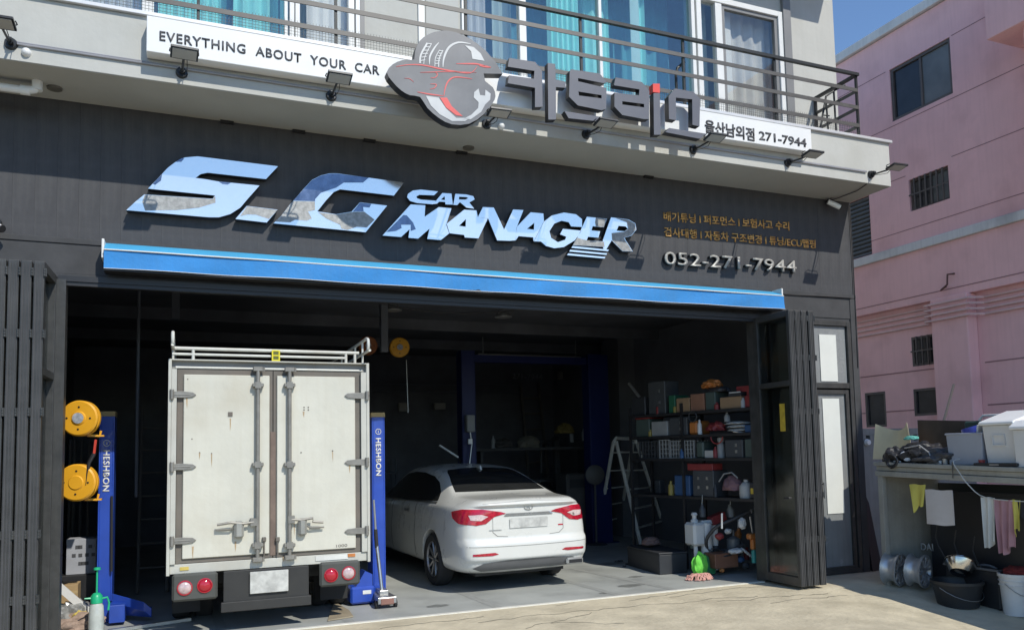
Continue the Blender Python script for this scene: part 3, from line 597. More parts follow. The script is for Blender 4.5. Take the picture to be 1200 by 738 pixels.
# ------------------------------------------------------------------ flood lights on arms
m_fl = M('flood_black', (.025, .027, .03), .4, .3); m_fg = M('flood_glass', (.42, .41, .38), .25, var=.1)
fl = T('flood_light', '', 'flood light', (0, -.69, 4.9), 0, 'flood lights on arms along the balcony edge')
MB().cyl((0, 0, 0), (0, -.03, 0), .05, .042, 16).cyl((0, -.03, 0), (0, -.06, 0), .022, n=10).build('wall_mount', m_fl, fl, local=True, smooth=True)
MB().tube([(0, -.05, 0), (0, -.08, -.012), (0, -.35, -.03)], .010, 8).cyl((-.015, -.06, .01), (.015, -.06, .01), .02, n=10).build('arm', m_fl, fl, local=True, smooth=True)
rot = Matrix.Rotation(radians(-10), 3, 'X'); LC = Vector((0, -.415, -.034))
hd = MB().obox(LC, (.21, .145, .022), rot); hd.obox(LC+Vector((0, 0, .018)), (.15, .09, .016), rot)
h = hd.build('lamp_head', m_fl, fl, local=True, bevel=.004); g = MB().obox(LC+rot @ Vector((0, 0, -.012)), (.182, .118, .004), rot).build('glass', m_fg, h, local=True)
MB().tube([(-.106, -.415, -.01), (-.11, -.37, -.012), (-.08, -.335, -.014), (.08, -.335, -.014), (.11, -.37, -.012), (.106, -.415, -.01)], .005, 6).build('yoke', m_fl, fl, local=True)
MB().tube([(.02, -.03, -.01), (.035, -.12, -.03), (.03, -.24, -.05), (.02, -.36, .0)], .0035, 5).build('cable', m_fl, fl, local=True)
fls = [((13, 52), 'flood light at the far left of the balcony edge, cut by the picture edge'), ((213, 86), 'flood light below the start of the white sign lettering'), ((388, 113), 'flood light below the end of the lettering, left of the round emblem'),
       ((570, 146), 'flood light tucked at the lower right of the round emblem'), ((686.5, 158), 'flood light below the three-barred slate letter'), ((812, 176), 'flood light below the arch shaped last slate letter'),
       ((922.5, 191), 'flood light below the right end of the white sign board'), ((1020, 205), 'flood light at the right corner of the balcony slab, against the pink house')]
rnd = random.Random(9)
for i, (q, lab) in enumerate(fls):
    o = fl if i == 0 else copy_tree(fl); p = W(*q, -.69); o.location = (p.x, -.69, p.z); o['label'] = lab; o.rotation_euler = (radians(rnd.uniform(-3, 3)), 0, radians(rnd.uniform(-4, 4)))
# security cameras
def seccam(p, d, lab):
    t = T('security_camera', lab, 'camera', p, 0, 'security cameras on the facade'); d = Vector(d).normalized(); p = Vector(p)
    MB().cyl(p, p+Vector((0, -.04, -.0)), .045, .04, 16).tube([p+Vector((0, -.03, 0)), p+Vector((0, -.07, -.01)), p+Vector((0, -.09, -.04))], .012, 8).build('bracket', m_fl, t, smooth=True)
    q = p+Vector((0, -.09, -.05)); MB().cyl(q-d*.08, q+d*.09, .033, n=16).build('body', m_sign, t, smooth=True)
    MB().cyl(q+d*.09, q+d*.1, .034, .03, 16).build('lens', m_black, t, smooth=True)
p = W(-4, 262, 0); seccam((p.x, -.012, p.z), (.8, -.6, -.35), 'small security camera on the fascia at the left picture edge')
p = W(974, 236, -.1); seccam((p.x, -.05, 4.74), (.8, -.35, -.45), 'white nosed security camera under the balcony slab at the fascia corner')
MB().tube([(W(1016, 213, -.69).x, -.69, 4.78), (W(1000, 222, -.4).x, -.45, 4.775), (p.x+.05, -.12, 4.77), (p.x, -.05, 4.76)], .006, 6).build('camera_cable', m_black, bld)
# ------------------------------------------------------------------ pink house
PX0 = 11.0
pk = T('pink_house', 'old pink rendered house with pale band and barred windows behind the shop', 'house', (PX0, 2, 0))
def ZY(px, py): p = OX(px, py, PX0); return p.y, p.z
wnd = []   # openings: y0,y1,z0,z1
def op(*c):
    q = [ZY(*p) for p in c]; ys = sorted(a for a, b in q); zs = sorted(b for a, b in q)
    return (sum(ys[:2])/2, sum(ys[2:])/2, sum(zs[:2])/2, sum(zs[2:])/2)
o1 = op((1041.6, 82.7), (1111.8, 43.9), (1117.5, 108.3), (1046.1, 143.6)); o2 = op((1064.2, 211.4), (1110.5, 193.8), (1113.5, 232.2), (1067.2, 248.2))
o3 = op((1061.5, 395.3), (1101.6, 388.2), (1103.8, 424.6), (1063.2, 428.9)); o4 = op((1063.6, 456), (1106.6, 451.7), (1108.1, 484.9), (1065.8, 487.5))
o5 = op((1008.3, 460.4), (1031.1, 458.2), (1033.3, 499.4), (1008.3, 501)); o0 = (2.40, 3.25, 4.90, 5.95)
def wall_open(mb, x0, x1, y0, y1, z0, z1, ops):
    ys = sorted(set([y0, y1]+[v for o in ops for v in o[:2]])); zs = sorted(set([z0, z1]+[v for o in ops for v in o[2:]]))
    for i in range(len(zs)-1):
        run = None
        for j in range(len(ys)-1):
            c = ((ys[j]+ys[j+1])/2, (zs[i]+zs[i+1])/2); hole = any(o[0] < c[0] < o[1] and o[2] < c[1] < o[3] for o in ops)
            if not hole: run = (run[0], ys[j+1]) if run else (ys[j], ys[j+1])
            if (hole or j == len(ys)-2) and run: mb.box(x0, x1, run[0], run[1], zs[i], zs[i+1]); run = None
    return mb
YN, YF = -7.2, 5.2
wall_open(MB(), PX0, PX0+.2, YN, YF, 4.74, 8.55, [o0, o1, o2]).box(PX0+.2, PX0+6, YN, YN+.2, 0, 8.5).box(PX0+.2, PX0+6, YF-.2, YF, 0, 8.5).build('upper_wall', m_pink, pk)
wall_open(MB(), PX0+.12, PX0+.3, YN, YF, -.3, 3.9, [o3, o4, o5]).build('lower_wall', m_pink, pk)
MB().box(PX0-.002, PX0+.3, YN, YF, 3.875, 4.738).build('belt_wall', m_pink, pk)
MB().box(PX0-.05, PX0+.2, YN, YF, 4.742, 4.882).build('pale_band', m_pinkb, pk, bevel=.01)
MB().box(PX0-.07, PX0+6, YN-.05, YF+.1, 8.56, 8.72).build('parapet', m_pinkb, pk, bevel=.015)
mb = MB()
for z, a, b in ((7.93, -.15, .62), (7.93, 1.9, YF), (6.945, YN, YF), (6.04, YN, .75), (6.02, 1.62, YF), (5.12, YN, 2.4)): mb.box(PX0-.003, PX0+.001, a, b, z, z+.012)
mb.box(PX0-.006, PX0-.002, YN, YF, 3.99, 4.005)
for z, ops in ((2.79, []), (2.15, [o4, o5])):
    a = 1.25
    for o in sorted(ops): mb.box(PX0+.116, PX0+.1205, a, o[0], z, z+.02) if o[0] > a else None; a = max(a, o[1])
    mb.box(PX0+.116, PX0+.1205, a, YF, z, z+.02); mb.box(PX0+.116, PX0+.1205, YN, .5, z, z+.02)
tag(mb.build('wall_groove', m_pink2, pk), kind='stuff')
def bars(par, x, o, n, mat, rows=1):
    b = MB()
    for k in range(1, n): y = o[0]+(o[1]-o[0])*k/n; b.box(x-.012, x+.008, y-.012, y+.012, o[2], o[3])
    for k in range(1, rows+1): z = o[2]+(o[3]-o[2])*k/(rows+1); b.box(x-.016, x-.013, o[0], o[1], z-.012, z+.012)
    b.build('window_bars', mat, par)
m_wf = M('old_window_frame', (.11, .095, .085), .6, var=.2); m_pane = M('window_glass_dim', (.028, .03, .034), .12, var=.3); m_pane2 = M('window_glass_dusty', (.14, .15, .145), .3, var=.25, scale=2)
def pwin(o, x, t=.04, split=True, dusty=False):
    f = MB().box(x, x+.06, o[0], o[0]+t, o[2], o[3]).box(x, x+.06, o[1]-t, o[1], o[2], o[3]).box(x, x+.06, o[0]+t, o[1]-t, o[2], o[2]+t).box(x, x+.06, o[0]+t, o[1]-t, o[3]-t, o[3])
    m = (o[0]+o[1])/2
    if split: f.box(x+.01, x+.05, m-.02, m+.02, o[2]+t, o[3]-t)
    f = f.build('window', m_wf, pk)
    MB().box(x+.03, x+.036, o[0], m, o[2], o[3]).build('pane', m_pane2 if dusty else m_pane, f); MB().box(x+.034, x+.04, m, o[1], o[2], o[3]).build('pane', m_pane, f); return f
pwin(o1, PX0+.02, .05, dusty=True); f = pwin(o2, PX0+.04, dusty=True); bars(f, PX0+.0, o2, 7, m_wf); f = pwin(o3, PX0+.125); bars(f, PX0+.105, o3, 6, m_wf)
pwin(o4, PX0+.125, split=False); pwin(o5, PX0+.125, split=False)
f = pwin(o0, PX0+.04, split=False); mb = MB()
for k in range(14): z = o0[2]+(o0[3]-o0[2])*(k+.5)/14; mb.obox((PX0+.05, (o0[0]+o0[1])/2, z), (.04, o0[1]-o0[0]-.06, .05), Matrix.Rotation(.5, 3, 'Y'))
mb.build('louvre', M('louvre_grey', (.13, .14, .14), .6), f)
# pilaster, conduits, balcony box with its column
MB().box(PX0-.10, PX0+.119, .58, 1.22, -.3, 3.874).build('pilaster', m_pink, pk, bevel=.02)
for k in range(4):
    z = 3.78-.085*k; MB().tube([(PX0+.1, YF, z), (PX0+.1, 1.36, z), (PX0-.13, 1.30, z), (PX0-.13, .50, z), (PX0+.09, .42, z), (PX0+.09, YN, z)], .017, 8).build('conduit', M('pink_conduit', (.74, .52, .50), .6), pk)
MB().box(PX0-.7, PX0-.003, YN, -.46, 7.2, 8.9).build('balcony_box', m_pink, pk, bevel=.01)
MB().cyl((PX0-.42, -1.0, 4.88), (PX0-.42, -1.0, 7.2), .17, n=28).build('column', m_pink, pk, smooth=True)
a = OX(1117, 330, PX0); MB().tube([a+Vector((0, .13, -.05)), a+Vector((-.14, .11, -.12)), a+Vector((-.16, -.02, -.06)), a+Vector((-.14, -.02, .1)), a+Vector((0, -.03, .12))], .014, 6).build('lamp_bracket', M('rusty_bracket', (.13, .07, .06), .8), pk)

# grey block wall between shop and house
bw_ = T('block_wall', 'rough grey concrete wall with a row of vent holes closing the gap', 'wall', (9.4, .6, -.2))
H0 = W(1030, 512, .6).z; mb = MB().box(XR, PX0+.12, .6, .75, -.3, H0-.06)
k = 0; x = XR+.02
while x < 10.9: mb.box(x, x+.075, .6, .75, H0-.06, H0+.03); x += .15
mb.box(XR, PX0+.12, .595, .755, H0+.03, H0+.12); mb.build('masonry', m_block, bw_)
c = W(1016, 518, .58); MB().cyl(c, c+Vector((0, -.04, 0)), .05, .035, 14).build('tap_cap', m_sign, bw_, smooth=True)
c = W(1012, 620, .1)
t = T('leaning_board', 'tall black board leaning at the right corner of the shop', 'board', (8.2, .05, 0)); MB().prism([(8.0+.10, -.05, 0), (8.32, .0, -.02), (8.27, .12, .85), (8.17, .10, 1.0), (8.10, .08, 1.0)], (.0, .04, 0)).build('board', m_black, t)

# ------------------------------------------------------------------ outdoor bench table
CXP = 7.56
def CP(px, py, X=CXP): return OX(px, py, X)
def ct(y): return 1.40+.028*(y+.7)
tb = T('cement_bench', 'long weathered cement workbench along the pink house', 'bench', (8.0, -2.2, -.1))
yA, yB = -.70, -4.6; XB = 8.55
def slab(a, b, z0, z1, x0, x1): return MB().prism([(x0, a, ct(a)+z0), (x0, b, ct(b)+z0), (x0, b, ct(b)+z1), (x0, a, ct(a)+z1)], (x1-x0, 0, 0))
slab(yA, yB, -.045, 0, CXP-.03, XB).build('top_slab', m_cement, tb, bevel=.006)
slab(yA-.01, yB, -.10, -.048, CXP, XB-.02).build('middle_slab', m_cement, tb, bevel=.006)
slab(yA, yB, -.165, -.104, CXP-.015, XB-.01).build('apron', m_cement, tb, bevel=.006)
MB().box(CXP, CXP+.06, yA-.09, yA-.02, -.12, ct(yA)-.167).build('leg', m_cement, tb, bevel=.005)
MB().box(CXP+.01, CXP+.08, -4.5, -4.42, -.25, ct(-4.5)-.167).build('leg', m_cement, tb)
MB().box(CXP+.062, XB-.05, yA-.06, yA-.03, -.12, ct(yA)-.167).build('end_panel', m_cement, tb)
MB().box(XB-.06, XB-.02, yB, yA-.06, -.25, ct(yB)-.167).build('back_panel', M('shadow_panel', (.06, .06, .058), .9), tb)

def fx(p, x): p = Vector(p); p.x = x; return p
# hanging cloths
m_yel = M('yellow_cloth', (.52, .47, .10), .9, var=.1); m_wht = M('pale_cloth', (.50, .48, .47), .9, var=.06, dirt=(.4, .37, .35)); m_mau = M('mauve_cloth', (.36, .20, .22), .9, var=.12); m_wht2 = M('greenish_white_cloth', (.52, .53, .50), .9, var=.06); m_blk = M('black_cloth', (.02, .02, .022), .9)
def hang(name, lab, px0, px1, y0, y1, mat, seed, folds=2, amp=.018, taper=.1, x=CXP-.04, ragged=.08, grp='cloths hanging under the bench edge'):
    a = OX(px0, y0, x); b = OX(px1, y0+(px1-px0)*.05, x); d = a.z-OX((px0+px1)/2, y1, x).z
    t = tag(cloth(MB(), a, b, d, folds, amp, taper, seed, (-1, 0, 0), ragged=ragged).build(name, mat, origin=(a+b)/2, smooth=True), lab, 'cloth', grp); return t
hang('hanging_cloth', 'yellow cloth hanging at the far end of the bench', 1066, 1085, 567, 596, m_yel, 1, 1.2, .012, .45, ragged=.16)
hang('hanging_cloth', 'wide pale towel hanging next to the yellow cloth, striped at its hem', 1084, 1116, 573, 614, m_wht, 2, .8, .008, .02, x=CXP-.05, ragged=.02)
hang('hanging_cloth', 'narrow white cloth hanging right of the clothes line end', 1150, 1166, 582, 638, m_wht2, 3, 2, .02, .25)
hang('hanging_cloth', 'mauve cloth hanging between the white and the second yellow cloth', 1165, 1188, 585, 645, m_mau, 4, 2.5, .022, .3)
hang('hanging_cloth', 'yellow cloth hanging above the white buckets', 1183, 1196, 585, 624, m_yel, 5, 1.5, .016, .5, ragged=.12)
hang('hanging_cloth', 'black cloth hanging at the right picture edge', 1192, 1212, 586, 606, m_blk, 6, 1.5, .01, .1)
t = T('clothes_line', 'thin pale cord drooping from the bench top to the hanging cloths', 'cord', CP(1130, 560))
a, b = OX(1117, 541, CXP-.05), OX(1156, 583, CXP-.045); MB().tube(smoothpts([a+Vector((.1, 0, .03)), a, OX(1124, 553, CXP-.06), OX(1135, 568, CXP-.06), b, OX(1212, 588, CXP-.045)], 4, False), .0055, 6).build('cord', M('cord_pale', (.5, .5, .46), .8), t)
MB().tube([OX(1116, 541, CXP-.04), OX(1116.5, 560, CXP-.04)], .007, 6).build('hook', m_rail, t)

# objects on the bench
m_bin = M('grey_bin_plastic', (.34, .36, .40), .45, var=.05); m_binw = M('white_bin_plastic', (.66, .65, .62), .45, var=.05, dirt=(.5, .48, .44)); m_bl = M('blue_plastic', (.04, .06, .35), .35, var=.1); m_navy = M('navy_plastic', (.02, .03, .12), .35)
def tub(name, lab, cat, px0, px1, pyt, pyb, depth, mat, tap=.07, wall=.012, x0=CXP+.06, grp=None, lip=True):
    a, b = OX(px0, pyb, x0), OX(px1, pyb, x0); zt = OX((px0+px1)/2, pyt, x0).z; z0 = ct((a.y+b.y)/2)+.003; y1, y0 = a.y, b.y
    t = T(name, lab, cat, (x0+depth/2, (y0+y1)/2, z0), 0, grp); L = abs(y1-y0); m = MB()
    def ring(s, z, e=0.): cx, cy = x0+depth/2, (y0+y1)/2; k = 1-tap*(1-s); hx, hy = depth/2*k-e, L/2*k-e; return [(cx-hx, cy-hy, z), (cx+hx, cy-hy, z), (cx+hx, cy+hy, z), (cx-hx, cy+hy, z)]
    R = [ring(0, z0), ring(1, zt), ring(1, zt, wall), ring(0, z0+wall, wall)]; vs = sum(R, []); fs = [(0, 3, 2, 1), (12, 13, 14, 15)]
    for r in range(3): fs += [(r*4+i, r*4+(i+1) % 4, r*4+4+(i+1) % 4, r*4+4+i) for i in range(4)]
    m.add(vs, fs).build('tub', mat, t, bevel=.008)
    if lip:
        p = ring(1.04, zt-.01); MB().tube(p, .011, 8, closed=True).build('rim', mat, t)
    return t, (x0, x0+depth, y0, y1, z0, zt)
t, (xa_, xb_, ya_, yb_, za_, zb_) = tub('plastic_bin', 'open grey plastic bin on the bench holding a blue tub', 'bin', 1110, 1152, 507, 538, .42, m_bin)
q = T('blue_tub', 'blue plastic tub sticking out of the grey bin on the bench', 'tub', (xa_+.2, (ya_+yb_)/2, zb_-.1))
MB().lathe([(.095, -.16), (.11, .06), (.102, .06), (.09, -.15)], (xa_+.16, (ya_+yb_)/2-.0, zb_), (-.1, .25, 1), 20).build('tub', m_bl, q, smooth=True)
q = T('white_tray', 'thin white tray standing in the grey bin beside the blue tub', 'tray', (xa_+.2, ya_+.08, zb_-.1)); MB().obox((xa_+.18, ya_+.07, zb_+.02), (.3, .02, .12), Matrix.Rotation(.15, 3, 'X')).build('tray', m_binw, q, bevel=.004)
m_lid = M('lid_white', (.78, .78, .76), .45, var=.03)
t, (xa_, xb_, ya_, yb_, za_, zb_) = tub('cooler_box', 'big white cooler box with a square latch on the bench', 'cooler', 1153, 1190, 498, 535, .5, m_binw, .12, lip=False)
MB().prism([(xa_-.03, ya_-.02, zb_+.002), (xb_+.02, ya_-.02, zb_+.002), (xb_+.02, ya_-.02, zb_+.15), (xb_-.1, ya_-.02, zb_+.155), (xa_-.01, ya_-.02, zb_+.045), (xa_-.035, ya_-.02, zb_+.03)], (0, yb_-ya_+.04, 0)).build('lid', m_lid, t, bevel=.01)
L_ = (ya_+yb_)/2; zc = (za_+zb_)/2; k = MB()
for (y0, y1, z0, z1) in ((-.07, -.06, .0, .11), (.06, .07, .0, .11), (-.06, .06, .10, .11), (-.06, .06, 0, .01)): k.box(xa_-.004, xa_+.03, L_+y0, L_+y1, zc+z0, zc+z1)
k.build('latch', m_binw, t)
t, (xa_, xb_, ya_, yb_, za_, zb_) = tub('plastic_bin', 'tall white plastic bin at the right picture edge, nearest on the bench', 'bin', 1189, 1222, 503, 543, .5, m_binw, .05, x0=CXP+.0, lip=False)
MB().prism([(xa_-.03, ya_-.02, zb_+.002), (xb_+.02, ya_-.02, zb_+.002), (xb_+.02, ya_-.02, zb_+.16), (xa_+.06, ya_-.02, zb_+.09), (xa_-.035, ya_-.02, zb_+.03)], (0, yb_-ya_+.04, 0)).build('lid', m_lid, t, bevel=.01)
m_green = M('dark_green_plastic', (.03, .06, .05), .5)
a = OX(1160, 492, CXP+.6); t = T('green_crate', 'dark green crate with a white handle standing behind the cooler box', 'crate', (8.2, a.y, 1.4))
MB().bbox(8.1, 8.5, a.y-.28, a.y+.28, ct(a.y), a.z, .02).build('crate', m_green, t); MB().tube([(8.12, a.y+.1, a.z), (8.12, a.y+.05, a.z+.05), (8.12, a.y-.2, a.z+.05), (8.12, a.y-.26, a.z)], .014, 8).build('handle', m_binw, t)
a = OX(1168, 538, CXP+.02); t = T('flat_black_case', 'flat black case lying under the cooler box edge', 'case', (7.6, a.y, 1.36)); MB().bbox(CXP-.02, CXP+.055, a.y-.24, a.y+.24, ct(a.y)+.001, ct(a.y)+.035, .008).build('case', m_black, t); MB().box(CXP-.026, CXP-.02, a.y-.05, a.y+.05, ct(a.y)+.012, ct(a.y)+.024).build('latch', m_steel, t)
# heap of black sheets and bags, card, boards
a = OX(1085, 540, CXP+.2); t = T('tarpaulin_heap', 'crumpled heap of black tarpaulin and bags on the bench', 'tarpaulin', (7.8, a.y, ct(a.y)))
lump(MB(), (CXP+.26, a.y+.08, ct(a.y)+.06), (.25, .30, .16), 3, 4, .5).build('sheet', M('black_tarp', (.018, .018, .02), .5, bump=.4), t)
lump(MB(), (CXP+.18, a.y-.22, ct(a.y)+.05), (.18, .26, .11), 8, 4, .5).build('sheet', M('grey_tarp', (.06, .06, .065), .6, bump=.4), t)
lump(MB(), (CXP+.12, a.y+.36, ct(a.y)+.04), (.12, .12, .13), 12, 4, .4).build('sheet', M('black_tarp', (.018, .018, .02)), t)
MB().tube([(CXP+.0, a.y+.1, ct(a.y)+.17), (CXP-.0, a.y-.1, ct(a.y)+.2), (CXP+.02, a.y-.2, ct(a.y)+.12), (CXP+.0, a.y-.25, ct(a.y)+.04)], .008, 6).build('strap', M('grey_strap', (.3, .3, .3), .7), t)
a = OX(1045, 535, CXP); t = T('foam_padding', 'small white foam blocks on the far end of the bench', 'foam', (7.65, a.y, 1.4)); rnd = random.Random(4)
for k in range(5): c = Vector((CXP+.05+rnd.uniform(0, .12), a.y+.02-.09*k+rnd.uniform(-.02, .02), ct(a.y)+.03+(.05 if k % 2 else .0))); lump(MB(), c, (.035, .045, .045), k+40, 2, .25).build('foam_block', m_sign, t)
a = OX(1060, 540, CXP+.02); t = T('cable_coil', 'black coiled cable hanging over the bench edge beside the foam', 'cable', (7.58, a.y, 1.4))
for k in range(3): r = .075-.01*k; MB().tube([(CXP-.04+.008*k+.01*sin(i), a.y+.13+r*cos(i*pi/8), ct(a.y)+.02+r*sin(i*pi/8)) for i in range(16)], .013, 6, closed=True).build('loop', m_black, t)
a = OX(1062, 512, CXP+.55); t = T('beige_card', 'curled beige sheet of card standing on the bench by the wall', 'card', (8.1, a.y, 1.4)); P = []
for j, z in enumerate((ct(a.y)+.02, ct(a.y)+.46)):
    for i in range(9): u = i/8; P.append((7.98+.12*sin(u*3), a.y+.34-.46*u+(.07 if j == 0 else 0)*(1-2*u), z-(.09*sin(u*pi) if j else 0)))
m_card = M('beige_card', (.62, .54, .36), .8); m_ = MB().add(P+[(x+.004, y, z) for x, y, z in P], [(i, i+1, 10+i, 9+i) for i in range(8)]+[(18+i, 27+i, 28+i, 19+i) for i in range(8)]+[(9+i, 10+i, 28+i, 27+i) for i in range(8)]+[(0, 9, 27, 18), (8, 26, 35, 17)]); m_.build('sheet', m_card, t)
t = T('rusty_sheet', 'dark rusty brown sheet lying tilted behind the black tarpaulin', 'sheet', (8.3, -1.2, 1.4)); a, b = OX(1075, 492, 8.3), OX(1142, 492, 8.3)
MB().prism([(8.3, a.y, ct(a.y)), (8.3, a.y, a.z), (8.3, b.y, b.z-.01), (8.3, b.y, ct(b.y))], (.03, 0, 0)).build('plate', M('rusty_brown', (.075, .055, .04), .8, var=.3, dirt=(.12, .07, .04)), t)
a = OX(1068, 514, 7.8); t = T('teal_cloth', 'small bundle of teal cloth on the black tarpaulin', 'cloth', a); lump(MB(), a+Vector((0, 0, 0)), (.06, .09, .035), 21, 3, .3).build('bundle', M('teal_cloth', (.12, .40, .33), .9), t)
t = T('wooden_stick', 'thin pale wooden stick leaning behind the bench against the pilaster', 'stick', OX(1106, 491, 8.6)); MB().cyl(OX(1105, 497, 8.6), OX(1118, 450, 8.75), .016, .015, 8).build('stick', M('pale_wood', (.42, .30, .22), .7), t)
# things on the ground below the bench
m_rim = M('alloy_wheel', (.50, .50, .50), .38, .6, var=.12, scale=8)
def rimwheel(name, lab, c, ax, grp):
    t = T(name, lab, 'wheel rim', c, 0, grp); c = Vector(c); ax = Vector(ax).normalized(); r = .175
    MB().lathe([(r, 0), (r+.012, .006), (r+.005, .03), (r-.02, .05), (r-.035, .09), (r-.03, .13), (r-.005, .155), (r+.012, .17), (r, .18), (r-.02, .17), (r-.04, .13), (r-.045, .09), (r-.035, .05), (r-.02, .01), (r, 0)], c, ax, 32).build('barrel', m_rim, t, smooth=True)
    a = ax.orthogonal().normalized(); b = ax.cross(a); sp = MB().lathe([(0, .02), (.05, .02), (.055, .05), (0, .06)], c, ax, 16)
    for k in range(10):
        th = 2*pi*k/10; d = a*cos(th)+b*sin(th); sp.tube([c+ax*.03+d*.04, c+ax*.012+d*.12, c+ax*.02+d*(r-.012)], [.014, .011, .015], 6)
    sp.build('spokes', m_rim, t, smooth=True); return t
zr_ = lambda x, y: ground_z(x, y)
p = G(1079, 688, -.02); rimwheel('wheel_rim', 'silver alloy wheel rim with its spokes showing, under the bench', (p.x+.04, p.y-.05, .16), (-.35, 1, .05), 'alloy wheel rims under the bench')
p = G(1052, 686, -.02); rimwheel('wheel_rim', 'silver alloy wheel rim standing behind the other one under the bench', (p.x+.05, p.y-.02, .16), (-.35, 1, .05), 'alloy wheel rims under the bench')
m_tubp = M('black_tub', (.02, .021, .023), .45)
def pail(name, lab, cat, c, r0, r1, h, mat, grp=None, n=26, bail=False, ribs=0, ax=(0, 0, 1)):
    t = T(name, lab, cat, c, 0, grp); pr = [(0, .0), (r0, 0), (r0+(r1-r0)*.5, h*.5), (r1, h-.03), (r1+.012, h-.03), (r1+.012, h), (r1-.008, h), (r0-.01, .012), (0, .012)]
    MB().lathe(pr, c, ax, n).build('pail', mat, t, smooth=True)
    for k in range(ribs): z = h*(.72+.11*k); rr = r0+(r1-r0)*(z/h); MB().lathe([(rr, -.006), (rr+.011, -.004), (rr+.011, .004), (rr, .006)], Vector(c)+Vector((0, 0, z)), ax, n).build('rib', mat, t, smooth=True)
    if bail: C_ = Vector(c); MB().tube([C_+Vector((-(r1+.012)*cos(i*pi/10-0), -(r1+.01)*sin(i*pi/10)*.9, h*.78-.13*sin(i*pi/10))) for i in range(11)], .0035, 5).build('handle', m_steel, t)
    return t
p = G(1188, 723, -.19); pail('bucket', 'tall white plastic bucket with a wire handle under the bench', 'bucket', (p.x+.06, p.y+.0, ground_z(p.x, p.y)), .125, .15, .42, m_binw, 'white buckets under the bench', bail=True, ribs=2)
p2 = p; pail('bucket', 'white plastic bucket half cut off by the right picture edge', 'bucket', (p.x+.10, p.y-.36, ground_z(p.x, p.y-.3)), .125, .15, .40, m_binw, 'white buckets under the bench', bail=True, ribs=2)
q = OX(1190, 655, CXP+.1); t = T('red_rag', 'dark red rag bundled on the white bucket', 'rag', (p.x+.06, p.y, .25)); lump(MB(), (p.x+.08, p.y-.02, ground_z(p.x, p.y)+.43), (.12, .13, .06), 5, 3, .35).build('rag', M('dark_red_cloth', (.16, .02, .02), .9), t)
p = G(1160, 716, -.17); pail('basin', 'dark grey plastic basin left of the white bucket, tipped on its side', 'basin', (p.x+.22, p.y+.16, ground_z(p.x, p.y)+.20), .13, .20, .14, M('dark_grey_plastic', (.09, .09, .095), .4), ax=(-.9, -.35, .25))
p = G(1115, 712, -.12); t = pail('tub', 'large black rubber tub with a wire bail, below the steel bowl', 'tub', (p.x+.20, p.y+.08, ground_z(p.x, p.y)), .20, .25, .27, m_tubp, bail=True)
q = OX(1117, 664, CXP+.05); t = T('steel_bowl', 'shiny steel bowl tipped towards the yard on the black tub', 'bowl', q); MB().lathe([(0, -.02), (.09, -.018), (.10, -.01), (.155, .10), (.17, .10), (.17, .108), (.150, .108), (.095, 0), (0, -.006)], Vector((q.x+.1, q.y, ground_z(q.x, q.y)+.34)), (.55, .25, .8), 30).build('bowl', M('polished_steel', (.62, .60, .56), .15, 1.0, var=.1), t, smooth=True)
q = OX(1133, 690, CXP+.25); t = T('black_crate', 'black crate under the bench behind the tub and basin', 'crate', (q.x+.2, q.y, -.1)); fm = MB(); x0, x1, y0, y1, z0, z1 = q.x+.05, q.x+.55, q.y-.35, q.y+.3, -.15, .26
fm.bbox(x0, x1, y0, y1, z0, z1, .02).build('crate', m_tubp, t); MB().tube([(x0-.01, y0, z1), (x1, y0, z1), (x1, y1, z1), (x0-.01, y1, z1)], .014, 6, closed=True).build('rim', M('grey_edge', (.12, .12, .12), .5), t)
# black printed panel with partly hidden lettering
t = T('black_signboard', 'black sheet with partly hidden white letters DAI under the bench', 'sign', (8.2, -1.3, 0)); MB().box(8.10, 8.14, -2.4, -.95, -.1, 1.05).build('sheet', m_black, t)
a, b = OX(1079.5, 644, 8.095), OX(1094, 645, 8.095); text3('letter', 'DAI', a, b, .085, M('panel_letters', (.34, .34, .33), .6), t, .003, .02)
for k in range(3): q = OX(1100+k*22, 640+k*8, 7.9); tag(MB().tube([q+Vector((0, 0, .25)), q+Vector((.02, .05, .1)), q, q+Vector((0, -.08, -.12))], .008, 6).build('cable', M('dark_cable', (.035, .035, .035), .6), origin=q), ('thin dark cable hanging behind the pale towel', 'thin dark cable hanging above the steel bowl', 'thin dark cable hanging behind the mauve cloth')[k], 'cable')

